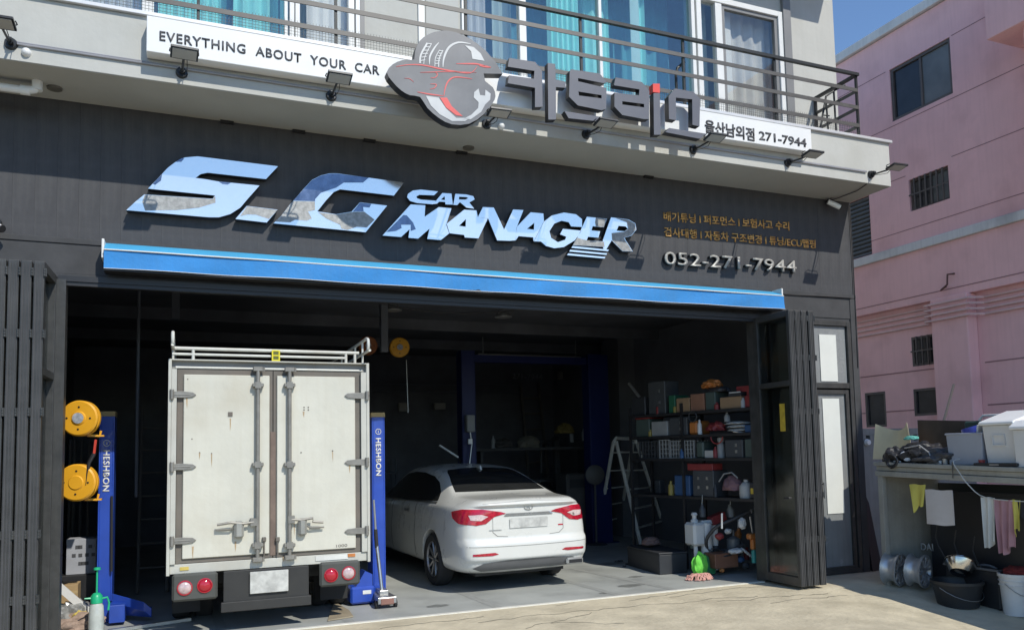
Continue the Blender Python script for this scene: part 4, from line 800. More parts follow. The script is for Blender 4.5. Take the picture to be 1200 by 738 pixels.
# ------------------------------------------------------------------ folding doors
def leafset(name, lab, cat, x0, n, pitch, yN, yF, zt, near_first, gl):
    t = T(name, lab, cat, (x0+n*pitch/2, (yN+yF)/2, 0)); h = None
    for i in range(n):
        x = x0+i*pitch; th = pitch*.84; j = random.uniform(-.012, .012); sk = random.uniform(-.012, .012)
        f = MB()
        def bx(y0, y1, z0, z1): f.prism([(x+sk*(y-yN)*3, y, z0) for y in (y0, y1)][:1]+[(x+sk*(y1-yN)*3, y1, z0), (x+sk*(y1-yN)*3, y1, z1), (x+sk*(y0-yN)*3, y0, z1)], (th, 0, 0))
        bx(yN+j, yN+j+.05, .03, zt); bx(yF-.05, yF, .03, zt); bx(yN+j+.05, yF-.05, zt-.07, zt); bx(yN+j+.05, yF-.05, .03, .13); bx(yN+j+.05, yF-.05, 2.30, 2.36)
        lf = f.build('door_leaf', m_dframe, t, bevel=.005)
        p = MB()
        for z0, z1 in ((.13, 2.30), (2.36, zt-.07)): p.box(x+th*.4, x+th*.4+.005, yN+j+.045, yF-.045, z0, z1)
        p.build('pane', gl, lf)
        # bead along the leaf edge, hinges and locking bolt seen on its face
        e = MB().box(x+th*.12, x+th*.30, yN+j-.006, yN+j-.001, .04, zt-.02).box(x+th*.46, x+th*.56, yN+j-.004, yN+j-.001, .04, zt-.02).box(x+th*.74, x+th*.88, yN+j-.006, yN+j-.001, .04, zt-.02); e.build('bead', m_board2, lf)
        hg = MB()
        for z in (.55, 1.05, 2.0, 2.62, zt-.09):
            for dz in (-.022, .0, .022): hg.cyl((x+th+.003, yN+j-.008, z+dz-.009), (x+th+.003, yN+j-.008, z+dz+.009), .009, n=8)
            hg.box(x+th*.75, x+th+.018, yN+j-.005, yN+j-.002, z-.033, z+.033)
        hg.build('hinge', m_dframe, lf)
    return t
g_film = glass('door_glass', (.78, .80, .79), .3, .12, .06)
random.seed(3)
dl = leafset('folding_door', 'dark metal folding door stacked at the left of the workshop opening', 'folding door', -1.82, 9, .088, -.62, -.04, 3.205, True, g_film)
dr2 = leafset('folding_door', 'dark metal folding door stacked at the right of the workshop opening, glass side showing', 'folding door', 6.395, 4, .094, -.67, .0-.045, 3.17, True, g_film)
MB().tube([(6.37, -.60, 1.02), (6.34, -.60, 1.02), (6.34, -.52, 1.02)], .01, 8).build('handle', m_black, dr2)
a = OX(918, 500, 6.405); MB().box(6.408, 6.4125, a.y-.03, a.y+.055, 1.78, 2.10).build('yellow_sticker', M('sticker_yellow', (.50, .36, .04), .5, var=.25, scale=14), dr2)
MB().box(-1.85, -.94, -.02, .0, 3.18, 3.22).build('track', m_dframe, dl)
# ------------------------------------------------------------------ box truck
YT = .10
def TP(px, py, Y=YT): return W(px, py, Y)
tr_ = T('box_truck', 'dirty cream white box truck parked tail out in the workshop opening', 'truck', (.78, 2.6, 0))
m_cream = M('cream_panel', (.60, .585, .50), .5, var=.07, scale=2, bump=.12, streak=.2, dirt=(.50, .46, .36)); m_cream2 = M('cream_frame', (.50, .495, .44), .5, var=.08, scale=5, dirt=(.35, .31, .25))
m_gask = M('grey_gasket', (.15, .135, .115), .8, var=.15, dirt=(.2, .15, .12)); m_under = M('chassis_black', (.02, .02, .02), .7); m_rubber = M('rubber', (.022, .022, .023), .8); m_rackw = M('rack_white', (.62, .62, .57), .45, var=.08, scale=9, dirt=(.4, .35, .28))
m_rod = M('worn_rod', (.25, .24, .215), .5, .4, var=.15, scale=14); m_rust = M('rust', (.20, .09, .04), .9)
xL, xR, zT, zB = -.138, 1.712, 2.528, .58
MB().box(xL+.01, xR-.01, YT+.10, 3.0, zB, zT-.01).build('cargo_box', m_cream, tr_, bevel=.01)
MB().box(xL, xL+.028, YT-.005, YT+.12, zB-.02, zT).box(xR-.028, xR, YT-.005, YT+.12, zB-.02, zT).box(xL+.028, xR-.028, YT-.005, YT+.12, zT-.012, zT).build('rear_frame', m_cream2, tr_, bevel=.003)
zh = TP(320, 433).z; zg = TP(320, 440).z
MB().box(xL+.028, xR-.028, YT+.05, YT+.10, zh-.005, zT-.012).build('header', M('header_shade', (.24, .24, .23), .6, var=.1, dirt=(.17, .14, .11)), tr_)  # header grey also holds the shade falling under the frame lip
MB().cyl((xL+.06, YT+.045, zh+.01), (xR-.06, YT+.045, zh+.01), .011, n=8).build('gutter_rod', m_rackw, tr_)
zs = .70
MB().box(xL+.028, xR-.028, YT+.02, YT+.1, zB-.01, zs-.045).build('sill', m_cream2, tr_, bevel=.004)
gl0, gl1, gc0, gc1, gr0, gr1 = (TP(x, 540).x for x in (206.8, 214.4, 316.4, 324.1, 416.8, 423.2))
def door(a, b, side):
    d = MB().box(a, b, YT+.035, YT+.095, zs-.04, zh-.01).build('cargo_door', m_gask, tr_)
    fm = MB().bbox(a+(gl1-gl0), b-(gc1-gc0)/2, YT+.012, YT+.05, zs, zg, .006) if side < 0 else MB().bbox(a+(gc1-gc0)/2, b-(gr1-gr0), YT+.012, YT+.05, zs, zg, .006)
    fm.build('door_panel', m_cream, d); return d
dL = door(gl0, (gc0+gc1)/2-.004, -1); dR = door((gc0+gc1)/2+.004, gr1, 1)
MB().box(xL+.03, gl0-.004, YT+.0, YT+.05, zs-.04, zh-.01).build('door_jamb', m_cream2, tr_); MB().box(gr1+.004, xR-.03, YT+.0, YT+.05, zs-.04, zh-.01).build('door_jamb', m_cream2, tr_)
def hinge(px0, px1, py, d, par):
    a, b = TP(px0, py), TP(px1, py); y = YT-.004; z = a.z
    MB().prism([(a.x, y, z-.028), (a.x+d*.10, y, z-.03), (b.x-d*.03, y, z-.022), (b.x, y, z), (b.x-d*.03, y, z+.022), (a.x+d*.10, y, z+.03), (a.x, y, z+.028)], (0, .014, 0)).cyl((a.x+d*.01, y-.01, z-.045), (a.x+d*.01, y-.01, z+.045), .018, n=10).box(a.x+.01, b.x-d*.05 if d > 0 else a.x+.012, y-.004, y, z-.006, z+.006).build('hinge', m_rod, par, bevel=.002)
for py in (462, 547, 634): hinge(200, 230, py, 1, dL)
for py in (463.5, 541, 621): hinge(431, 404, py, -1, dR)
for px, d in ((301.8, dL), (339, dR)):
    c = TP(px, 540); k = MB().cyl((c.x, YT-.025, zs-.055), (c.x, YT-.025, zh+.015), .019, n=12); k.build('lock_rod', m_rod, d, smooth=True)
    for py in (451.5, 544, 638):
        z = TP(px, py).z; MB().bbox(c.x-.052, c.x+.052, YT-.048, YT+.011, z-.018, z+.018, .006).box(c.x-.028, c.x+.028, YT-.052, YT-.02, z-.03, z+.03).build('rod_guide', m_rod, d)
    for z in (zh-.0, zs-.045): MB().bbox(c.x-.045, c.x+.045, YT-.045, YT+.015, z-.022, z+.022, .006).cyl((c.x+.05, YT-.02, z-.02), (c.x+.05, YT-.02, z+.02), .014, n=8).build('cam_lock', m_rod, d)
def lever(pxr, pxt, px0, px1, py, ph, d):
    a = TP(pxr, py); b = TP(pxt, py+3); h0, h1 = TP(px0, ph), TP(px1, ph+20); s = 1 if b.x > a.x else -1
    L_ = MB().tube([(a.x, YT-.04, a.z), (a.x+s*.09, YT-.045, a.z-.01), (a.x+s*.20, YT-.05, a.z+.005), (b.x-s*.1, YT-.05, b.z+.01), (b.x, YT-.045, b.z-.002)], .012, 8).box(a.x-.03, a.x+.03, YT-.05, YT+.01, a.z-.035, a.z+.035)
    L_.build('door_lever', m_rod, d, smooth=False)
    x0, x1 = min(h0.x, h1.x), max(h0.x, h1.x); MB().bbox(x0, x1, YT-.058, YT+.012, h1.z, h0.z, .022).build('lock_case', M('lock_case_grey', (.33, .33, .30), .5, .3, var=.1), d)
    MB().tube([(b.x+s*.01, YT-.02, b.z-.05), (b.x-s*.12, YT-.025, b.z-.05), (b.x-s*.18, YT-.02, b.z-.01)], .009, 6).build('lever_catch', m_rod, d)
lever(297, 254, 274, 285.5, 611, 610, dL); lever(341, 378, 349, 359, 608, 607, dR)
for px in (309.5, 325.5): c = TP(px, 634); MB().cyl((c.x, YT+.0, c.z+.03), (c.x, YT+.0, c.z-.13), .007, n=6).bbox(c.x-.018, c.x+.018, YT-.012, YT+.03, c.z+.0, c.z+.04, .004).build('door_bolt', m_gask, dL if px < 320 else dR)
c = TP(270, 485); MB().box(c.x-.02, c.x+.02, YT+.004, YT+.012, c.z-.02, c.z+.02).build('tag_plate', m_gask, dL)
for (px, py) in ((356.5, 477), (361.5, 477), (356.5, 480), (361.5, 480), (353, 530), (390, 528)): c = TP(px, py); MB().cyl((c.x, YT+.013, c.z), (c.x, YT+.008, c.z), .007, n=8).build('rivet', m_gask, dR)
for (px, py) in ((234, 530), (248, 531), (220, 444), (225, 514)): c = TP(px, py); MB().cyl((c.x, YT+.013, c.z), (c.x, YT+.009, c.z), .006, n=8).build('rivet', m_gask, dL)
text3('digit', '1000', TP(394, 641, YT+.011), TP(407, 640, YT+.011), .028, m_gask, dR, .002, .0)
for px, m_ in ((217, M('amber_mark', (.55, .42, .10), .5)), (413, M('orange_mark', (.50, .18, .05), .5))): c = TP(px, 668 if px < 300 else 652); MB().box(c.x-.045, c.x+.03, YT+.012, YT+.02, c.z-.0, c.z+.03).build('side_marker', m_, tr_)
MB().box(TP(370, 655).x, TP(408, 655).x, YT+.012, YT+.02, zB+.02, zs-.055).build('reflective_strip', M('strip_white', (.66, .66, .62), .4), tr_)
MB().box(gc0+.006, gc1-.006, YT+.028, YT+.034, zs-.02, zs+1.15).build('rusty_seal', M('rusty_seal', (.17, .125, .10), .8, var=.3, scale=6), tr_)
m_streak = M('rust_streak', (.42, .31, .19), .8, var=.15, scale=20); rnd = random.Random(17)
for px, py, h, par in ((211+8, 466, .10, dL), (248, 531, .13, dL), (234, 530, .07, dL), (270, 490, .12, dL), (301, 640, .10, dL), (356, 482, .06, dR), (390, 529, .10, dR), (345, 612, .13, dR), (410, 545, .08, dR), (276, 634, .10, dL), (332, 652, .05, dR), (226, 640, .12, dL)):
    c = TP(px, py, YT); n = 6; wd_ = rnd.uniform(.004, .009); MB().prism([(c.x-wd_, YT+.0105, c.z), (c.x+wd_, YT+.0105, c.z), (c.x+wd_*.6+rnd.uniform(-.003, .003), YT+.0105, c.z-h*.6), (c.x+rnd.uniform(-.003, .003), YT+.0105, c.z-h), (c.x-wd_*.7, YT+.0105, c.z-h*.5)], (0, .001, 0)).build('rust_streak', m_streak, par)
# lamps
m_lred = M('lamp_red', (.42, .015, .03), .12, var=.1, coat=.5); m_lwht = M('lamp_clear', (.55, .42, .42), .12, var=.25, scale=30, coat=.5); m_lpl = M('lamp_plate', (.065, .068, .062), .6)
def cluster(c0, c1, lamps):
    a, b = TP(*c0, YT-.02), TP(*c1, YT-.02); p = MB().bbox(a.x, b.x, YT-.03, YT+.03, b.z, a.z, .02).build('light_cluster', m_lpl, tr_)
    for px, py, m_ in lamps:
        c = TP(px, py, YT-.03); MB().lathe([(0, .022), (.03, .019), (.05, .009), (.058, 0)], (c.x, YT-.031, c.z), (0, -1, 0), 24).build('tail_lamp', m_, p, smooth=True); MB().lathe([(.056, 0), (.058, .012), (.066, .010), (.068, 0)], (c.x, YT-.031, c.z), (0, -1, 0), 24).build('lamp_ring', m_lred, p, smooth=True)
cluster((201.5, 673), (255, 701), ((216.5, 688.5, m_lwht), (240, 685.5, m_lred))); cluster((374.5, 659), (422, 684), ((388, 673.5, m_lred), (408.5, 671, m_lwht)))
a, b = TP(293, 670, YT-.03), TP(338, 692, YT-.03); MB().bbox(a.x, b.x, YT-.03, YT-.02, b.z, a.z, .004).build('number_plate', M('plate_white', (.50, .50, .47), .5, var=.25, scale=12), tr_)
a, b = TP(262, 664, YT), TP(362, 708, YT); MB().box(a.x, b.x, YT-.0, YT+.06, b.z+.06, zB-.015).box(a.x-.02, b.x+.02, YT-.018, YT+.05, b.z, b.z+.09).build('bumper', M('bumper_grey', (.028, .028, .027), .6, var=.2), tr_, bevel=.006)
MB().box(xL+.25, xL+.37, YT+.06, 4.3, .40, .56).box(xR-.40, xR-.28, YT+.06, 4.3, .40, .56).box(xL+.1, xR-.1, YT+.12, 3.0, .53, .58).box(.2, 1.4, .4, .5, .42, .54).build('chassis', m_under, tr_)
MB().cyl((.0, 1.15, .30), (1.55, 1.15, .30), .05).lathe([(.0, -.14), (.12, -.12), (.14, 0), (.12, .12), (0, .14)], (.78, 1.15, .30), (1, 0, 0), 16).build('axle', m_under, tr_, smooth=True)
def wheel(c, r, wd, par, name='wheel', rim=None, ax=(1, 0, 0)):
    h = wd/2; w_ = MB().lathe([(r*.62, -h*.8), (r*.9, -h), (r*.98, -h*.75), (r, -h*.45), (r, h*.45), (r*.98, h*.75), (r*.9, h), (r*.62, h*.8)], c, ax, 36).build(name, m_rubber, par, smooth=True)
    MB().lathe([(0, -h*.3), (r*.25, -h*.35), (r*.5, -h*.1), (r*.6, -h*.6), (r*.63, -h*.85)], c, ax, 24).lathe([(0, h*.3), (r*.25, h*.35), (r*.5, h*.1), (r*.6, h*.6), (r*.63, h*.85)], c, ax, 24).build('rim', rim or m_steel, w_, smooth=True); return w_
for x in (-.01, .20, 1.36, 1.56): wheel((x, 1.15, .29), .29, .165, tr_)
for x in (.02, 1.52): wheel((x, 3.7, .31), .31, .18, tr_)
for x0, x1 in ((xL+.05, xL+.30), (1.32, 1.60)): MB().box(x0, x1, .72, .735, .12, .5).build('mud_flap', m_rubber, tr_)
MB().bbox(xL+.08, xR-.08, 3.08, 4.7, .40, 1.95, .12).build('cab', m_cream, tr_); MB().box(xL+.16, xR-.16, 3.070, 3.079, 1.2, 1.75).build('cab_rear_window', m_black, tr_)
# roof rack with raised side loops, yellow tag
zr1 = TP(320, 411, YT+.06).z; zr2 = TP(380, 419, YT+.06).z; rk = MB(); yr = YT+.06
rk.cyl((xL+.05, yr, zr1), (xR-.09, yr, zr1), .017, n=10).cyl((xL+.03, yr, zr2), (xR-.22, yr, zr2), .013, n=10).cyl((xL+.02, yr+1.3, zr1), (xR-.05, yr+1.3, zr1), .015).cyl((xL+.02, yr+2.6, zr1), (xR-.05, yr+2.6, zr1), .015)
for x, s in ((xL+.035, -1), (xR-.02, 1)):
    zt_ = TP(432, 397, YT).z; rk.tube(smoothpts([Vector((x, 2.9, zt_)), Vector((x, .5, zt_)), Vector((x, YT+.0, zt_)), Vector((x, YT-.07, zt_-.05)), Vector((x, YT-.04, zt_-.12)), Vector((x, YT+.1, zt_-.13)), Vector((x, 2.9, zt_-.13))], 4, False), .015, 8)
    for y in (YT+.22, YT+.6, 1.5, 2.4): rk.cyl((x, y, zT-.01), (x, y, zt_-.0), .011, n=8)
for x in (xL+.21, xR-.22, xR-.13): rk.cyl((x, yr, zT-.01), (x, yr, zr1), .014, n=8)
rk.build('roof_rack', m_rackw, tr_, smooth=True)
a, b = TP(318.5, 410, yr-.03), TP(328, 423, yr-.03); yq = yr-.03; m_ytag = M('yellow_tag', (.70, .60, .02), .5)
q = frame(MB(), a.x, b.x, b.z, a.z, .013, yq-.006, yq+.006); zc = (a.z+b.z)/2; xc = (a.x+b.x)/2; q.box(a.x+.013, b.x-.013, yq-.006, yq+.006, zc-.006, zc+.006)
q.build('yellow_tag', m_ytag, tr_); MB().box(a.x+.013, b.x-.013, yq-.002, yq+.004, b.z+.013, a.z-.013).build('tag_back', M('olive_back', (.12, .13, .03), .7), tr_)

# ------------------------------------------------------------------ saloon car
m_car = M('car_white', (.66, .66, .62), .28, var=.02, coat=.8); m_cglass = M('car_glass', (.022, .023, .023), .12, var=.3, scale=2, coat=.3); m_cgrey = M('diffuser_grey', (.13, .13, .13), .5)
CR = T('saloon_car', 'white four door saloon car standing inside the workshop with its tail to the opening', 'car', (3.72, .75, 0), radians(2.5)); CR.scale = (.962, 1, 1)
KS = [(0, .37, .58, .64, .62, .60, .90, .46, .965, .985), (.03, .30, .68, .75, .62, .70, .935, .55, 1.02, 1.045), (.10, .24, .74, .825, .64, .77, .955, .61, 1.055, 1.075), (.25, .21, .78, .87, .66, .815, .97, .65, 1.066, 1.086),
      (.50, .20, .80, .888, .68, .835, .98, .67, 1.076, 1.097), (.72, .20, .80, .893, .68, .845, .985, .695, 1.095, 1.118), (1.0, .20, .80, .893, .70, .845, .985, .645, 1.19, 1.225), (1.35, .20, .80, .893, .70, .845, .98, .60, 1.315, 1.36),
      (1.75, .20, .80, .893, .70, .845, .975, .595, 1.392, 1.440), (2.3, .20, .80, .893, .70, .845, .965, .595, 1.412, 1.470), (2.8, .20, .80, .893, .70, .845, .955, .58, 1.382, 1.445), (3.2, .20, .80, .893, .70, .84, .94, .595, 1.265, 1.325),
      (3.6, .20, .80, .893, .70, .83, .92, .645, 1.09, 1.135), (3.85, .20, .80, .888, .70, .82, .90, .68, .98, 1.01), (4.2, .20, .78, .87, .66, .79, .86, .66, .915, .95), (4.55, .22, .74, .82, .6, .72, .78, .60, .83, .86), (4.75, .24, .66, .72, .55, .62, .68, .5, .72, .74), (4.83, .30, .5, .56, .5, .5, .56, .42, .60, .61)]
def kp(s):
    for i in range(len(KS)-1):
        if s <= KS[i+1][0]:
            a, b = KS[i], KS[i+1]; p0, p3 = KS[max(i-1, 0)], KS[min(i+2, len(KS)-1)]; t = (s-a[0])/(b[0]-a[0]); t2, t3 = t*t, t*t*t; h = b[0]-a[0]; o = []
            for k in range(1, 10):
                m0 = (b[k]-p0[k])/(b[0]-p0[0])*h if i else (b[k]-a[k]); m1 = (p3[k]-a[k])/(p3[0]-a[0])*h if i+2 < len(KS) else (b[k]-a[k])
                o.append((2*t3-3*t2+1)*a[k]+(t3-2*t2+t)*m0+(-2*t3+3*t2)*b[k]+(t3-t2)*m1)
            return o
    return list(KS[-1][1:])
def sect(s):
    zb, wb, wm, zm, wt, zt, wr, zr, zc = kp(s)
    pts = [(0, zb), (wb*.6, zb), (wb, zb+.02), (wm-.02, zb+.09), (wm-.004, zm-.16), (wm, zm), (wm-.012, zm+.12), (wt+.012, zt-.02), (wt-.02, zt+.012)]
    f = lambda t: (wt-.02+(wr-(wt-.02))*t, zt+.012+(zr-zt-.012)*t)
    return pts+[f(.5), f(.93), (wr-.035, zr+(zc-zr)*.35), (wr*.55, zc-.010), (0, zc)]
ss = [0, .015, .03, .06, .10, .17, .25, .36, .50, .61, .72, .84, 1.0, 1.17, 1.35, 1.55, 1.75, 2.0, 2.3, 2.55, 2.8, 3.0, 3.2, 3.4, 3.6, 3.72, 3.85, 4.0, 4.2, 4.4, 4.55, 4.67, 4.75, 4.80, 4.83]
rows_ = []; vs = []
for s in ss:
    h = sect(s); row = [(u, s, z) for u, z in h]+[(-u, s, z) for u, z in h[-2:0:-1]]; rows_.append(row); vs += row
nn = len(rows_[0]); fs = [(j*nn+i, j*nn+(i+1) % nn, (j+1)*nn+(i+1) % nn, (j+1)*nn+i) for j in range(len(ss)-1) for i in range(nn)]
half = 14
def capf(o):
    f = []
    for i in range(half-1):
        L1, L2 = (nn-i) % nn, (nn-i-1) % nn if i+1 < half-1 else half-1
        R1, R2_ = i, i+1
        q = [o+R1, o+R2_, o+L2, o+L1]; q2 = []
        for v in q:
            if v not in q2: q2.append(v)
        f.append(tuple(q2))
    return f
body = MB().add(vs, fs+capf(0)+[f[::-1] for f in capf((len(ss)-1)*nn)]).build('body', m_car, CR, local=True, smooth=False)
def apply_mods(o):
    dg = bpy.context.evaluated_depsgraph_get(); me = bpy.data.meshes.new_from_object(o.evaluated_get(dg)); o.modifiers.clear(); o.data = me
md = body.modifiers.new('s', 'SUBSURF'); md.levels = 2; md.render_levels = 2; apply_mods(body)
def sst(a, b, v): t = min(1, max(0, (v-a)/(b-a))); return t*t*(3-2*t)
for v in body.data.vertices:                              # boot face set in between bumper and spoiler lip, tucked lower bumper, side crease
    s, z = v.co.y, v.co.z
    if s < .5:
        k = 1-sst(.12, .5, s); v.co.y += k*(.045*sst(.585, .61, z)*(1-sst(.97, 1.015, z)) + .035*(1-sst(.36, .40, z)) - .012*sst(.975, 1.0, z))
    if z > .6 and z < .95 and .6 < s < 4.2: v.co.x *= 1-.012*sst(.60, .74, z)+.012*sst(.80, .83, z)
body.data.update()
for p in body.data.polygons: p.use_smooth = True
bvh = BVHTree.FromPolygons([v.co.copy() for v in body.data.vertices], [tuple(p.vertices) for p in body.data.polygons])
def decal(name, poly, side, mat, off=.004, grid=.035, par=None):
    """thin trim following the body: poly in (u, z) seen from behind / front, or (s, z) seen from the side"""
    tri = tessellate_polygon([[Vector((a, b, 0)) for a, b in poly]]); bm = bmesh.new(); V = [bm.verts.new((a, b, 0)) for a, b in poly]
    for t in tri: bm.faces.new([V[i] for i in t])
    a0, a1 = min(p[0] for p in poly), max(p[0] for p in poly); b0, b1 = min(p[1] for p in poly), max(p[1] for p in poly)
    for ax, lo, hi in ((0, a0, a1), (1, b0, b1)):
        v = lo+grid
        while v < hi: co = (v, 0, 0) if ax == 0 else (0, v, 0); bmesh.ops.bisect_plane(bm, geom=bm.verts[:]+bm.edges[:]+bm.faces[:], plane_co=co, plane_no=(1, 0, 0) if ax == 0 else (0, 1, 0)); v += grid
    for v in bm.verts:
        if side == 'rear': o, d = Vector((v.co.x, -3, v.co.y)), Vector((0, 1, 0))
        elif side == 'front': o, d = Vector((v.co.x, 9, v.co.y)), Vector((0, -1, 0))
        elif side == 'top': o, d = Vector((v.co.x, v.co.y, 3)), Vector((0, 0, -1))
        else: k = -1 if side == 'left' else 1; o, d = Vector((k*3, v.co.x, v.co.y)), Vector((-k, 0, 0))
        h = bvh.ray_cast(o, d)
        v.co = h[0]-d*off if h[0] else o+d*2.2
    bmesh.ops.triangulate(bm, faces=bm.faces[:]); me = bpy.data.meshes.new(name); bm.to_mesh(me); bm.free(); me.materials.append(mat)
    for p in me.polygons: p.use_smooth = True
    ob = bpy.data.objects.new(name, me); COL.objects.link(ob); ob.parent = par or CR; return ob
rg = [(-.635, 1.135), (.635, 1.135), (.575, 1.25), (.50, 1.36), (.45, 1.392), (.25, 1.41), (0, 1.416), (-.25, 1.41), (-.45, 1.392), (-.50, 1.36), (-.575, 1.25)]
decal('rear_window', rg, 'rear', m_cglass, .006, .02)
sg = [(1.02, 1.03), (1.12, 1.13), (1.35, 1.245), (1.6, 1.315), (2.0, 1.36), (2.4, 1.365), (2.8, 1.335), (3.15, 1.22), (3.5, 1.07), (3.66, .985), (3.0, .985), (1.6, 1.01)]
for sd_ in ('left', 'right'):
    decal('side_window', sg, sd_, m_cglass, .005)
    for s in (1.72, 2.78, 3.72): decal('door_gap', [(s, .30), (s+.018, .30), (s+.018, .965), (s, .965)], sd_, m_black, .002)
    decal('window_trim', [(1.0, 1.0), (3.7, .965), (3.7, .98), (1.0, 1.018)], sd_, m_alu, .006)
    for s in (1.95, 3.0): decal('door_handle', [(s, .862), (s+.2, .858), (s+.2, .885), (s, .889)], sd_, m_alu, .02)
decal('windscreen', [(-.68, 1.03), (.68, 1.03), (.56, 1.38), (0, 1.42), (-.56, 1.38)], 'front', m_cglass)
m_tl = M('tail_light_red', (.42, .010, .03), .1, var=.35, scale=25, coat=.8); m_tlw = M('tail_light_clear', (.62, .50, .48), .15, var=.2, scale=40)
for k, sd_ in ((-1, 'left'), (1, 'right')):
    tl = decal('tail_light', [(k*a, b) for a, b in ((.30, .905), (.36, .925), (.60, .965), (.79, .965), (.79, .80), (.68, .785), (.56, .80), (.45, .875))], 'rear', m_tl, .008)
    decal('lamp_wrap', [(.075, .955), (.22, .965), (.42, .93), (.36, .86), (.22, .805), (.075, .79)], sd_, m_tl, .008, par=tl)
    decal('inner_lens', [(k*a, b) for a, b in ((.53, .88), (.62, .905), (.76, .90), (.74, .845), (.62, .835))], 'rear', m_tlw, .011, .03, tl)
    decal('reflector', [(k*a, b) for a, b in ((.42, .455), (.47, .475), (.74, .47), (.74, .445), (.50, .44))], 'rear', m_tl, .006, .03)
decal('diffuser', [(-.72, .30), (-.60, .355), (-.3, .375), (.3, .375), (.60, .355), (.72, .30), (.6, .255), (-.6, .255)], 'rear', m_cgrey, .006)
for zz in (.545,): decal('bumper_seam', [(-.80, zz), (-.45, zz-.01), (0, zz-.015), (.45, zz-.01), (.80, zz), (.80, zz+.006), (.45, zz-.004), (0, zz-.009), (-.45, zz-.004), (-.80, zz+.006)], 'rear', M('seam_grey', (.22, .22, .21), .6), .002)
for k in (-1, 1): decal('boot_seam', [(k*a, b) for a, b in ((.47, .875), (.478, .875), (.468, .70), (.41, .655), (.28, .645), (.28, .639), (.415, .648), (.476, .698))][::1], 'rear', M('seam_grey', (.22, .22, .21)), .002, .03)
decal('spoiler_lip', [(-.60, 1.02), (0, 1.045), (.60, 1.02), (.60, 1.028), (0, 1.055), (-.60, 1.028)], 'rear', M('seam_light', (.45, .45, .43), .5), .002)
decal('number_plate', [(-.255, .735), (.255, .735), (.255, .845), (-.255, .845)], 'rear', M('plate_white', (.60, .60, .57)), .012)
decal('plate_garnish', [(-.33, .875), (.33, .875), (.30, .905), (-.30, .905)], 'rear', M('garnish_grey', (.32, .32, .32), .25, .7), .010)
a = bvh.ray_cast(Vector((0, -3, .965)), Vector((0, 1, 0)))[0]; MB().tube([(a.x+.055*cos(i*pi/8), a.y-.008, a.z+.028*sin(i*pi/8)) for i in range(16)], .005, 6, closed=True).tube([(a.x-.02, a.y-.008, a.z-.024), (a.x-.012, a.y-.008, a.z+.024)], .005, 6).tube([(a.x+.012, a.y-.008, a.z-.024), (a.x+.02, a.y-.008, a.z+.024)], .005, 6).tube([(a.x-.016, a.y-.008, a.z), (a.x+.016, a.y-.008, a.z)], .004, 6).build('boot_emblem', m_alu, CR, local=True)
decal('model_badge', [(-.52, .715), (-.36, .715), (-.36, .727), (-.52, .727)], 'rear', m_alu, .004); decal('trim_badge', [(.40, .735), (.47, .735), (.47, .75), (.40, .75)], 'rear', m_tl, .004)
MB().bbox(.50, .74, .02, .25, .265, .345, .02).build('exhaust_tip', m_alu, CR, local=True); MB().box(.53, .71, .014, .03, .285, .325).build('exhaust_bore', m_black, CR, local=True)
MB().box(-.12, .12, .9, 1.3, .14, .25).box(-.6, .6, .3, 4.2, .18, .24).build('underbody', m_under, CR, local=True)
MB().prism([(-.012, 1.45, 1.36), (-.012, 1.62, 1.41), (-.012, 1.60, 1.44), (-.012, 1.50, 1.44)], (.024, 0, 0)).build('aerial_fin', m_car, CR, local=True)
for k in (-1, 1): MB().bbox(k*.90 if k > 0 else -1.06, 1.06 if k > 0 else -.90, 3.28, 3.45, .96, 1.08, .03).build('door_mirror', m_car, CR, local=True)
cut = MB()
for s in (1.05, 3.86):
    for k in (-1, 1): cut.cyl((k*.62, s, .325), (k*1.1, s, .325), .355, n=40)
co_ = cut.build('wheel_arch_cutter', m_black); co_.matrix_world = CR.matrix_basis.copy(); bpy.context.view_layer.update()
md = body.modifiers.new('b', 'BOOLEAN'); md.object = co_; md.operation = 'DIFFERENCE'; md.solver = 'EXACT'; apply_mods(body); bpy.data.objects.remove(co_)
for s in (1.05, 3.86): MB().box(-.61, .61, s-.36, s+.36, .26, .7).build('wheel_well', m_under, CR, local=True)
m_crim = M('car_rim', (.30, .30, .31), .35, .8, var=.1)
for s in (1.05, 3.86):
    for k in (-1, 1):
        c = (k*.785, s, .32); w_ = MB().lathe([(.215, -.09), (.29, -.105), (.315, -.08), (.32, -.05), (.32, .05), (.315, .08), (.29, .105), (.215, .09)], c, (k, 0, 0), 40).build('wheel', m_rubber, CR, local=True, smooth=True)
        MB().lathe([(.0, .02), (.05, .02), (.06, .0), (.2, -.02), (.215, .085), (.222, .09)], c, (k, 0, 0), 32).build('rim_barrel', m_black, w_, local=True, smooth=True); sp = MB()
        for q in range(10): th = 2*pi*q/10; sp.tube([(c[0]+k*.05, s+.03*cos(th), .32+.03*sin(th)), (c[0]+k*.065, s+.21*cos(th+.06), .32+.21*sin(th+.06))], [.022, .014], 6)
        sp.lathe([(.205, .07), (.215, .09), (.222, .085)], c, (k, 0, 0), 32); sp.build('rim', m_crim, w_, local=True)

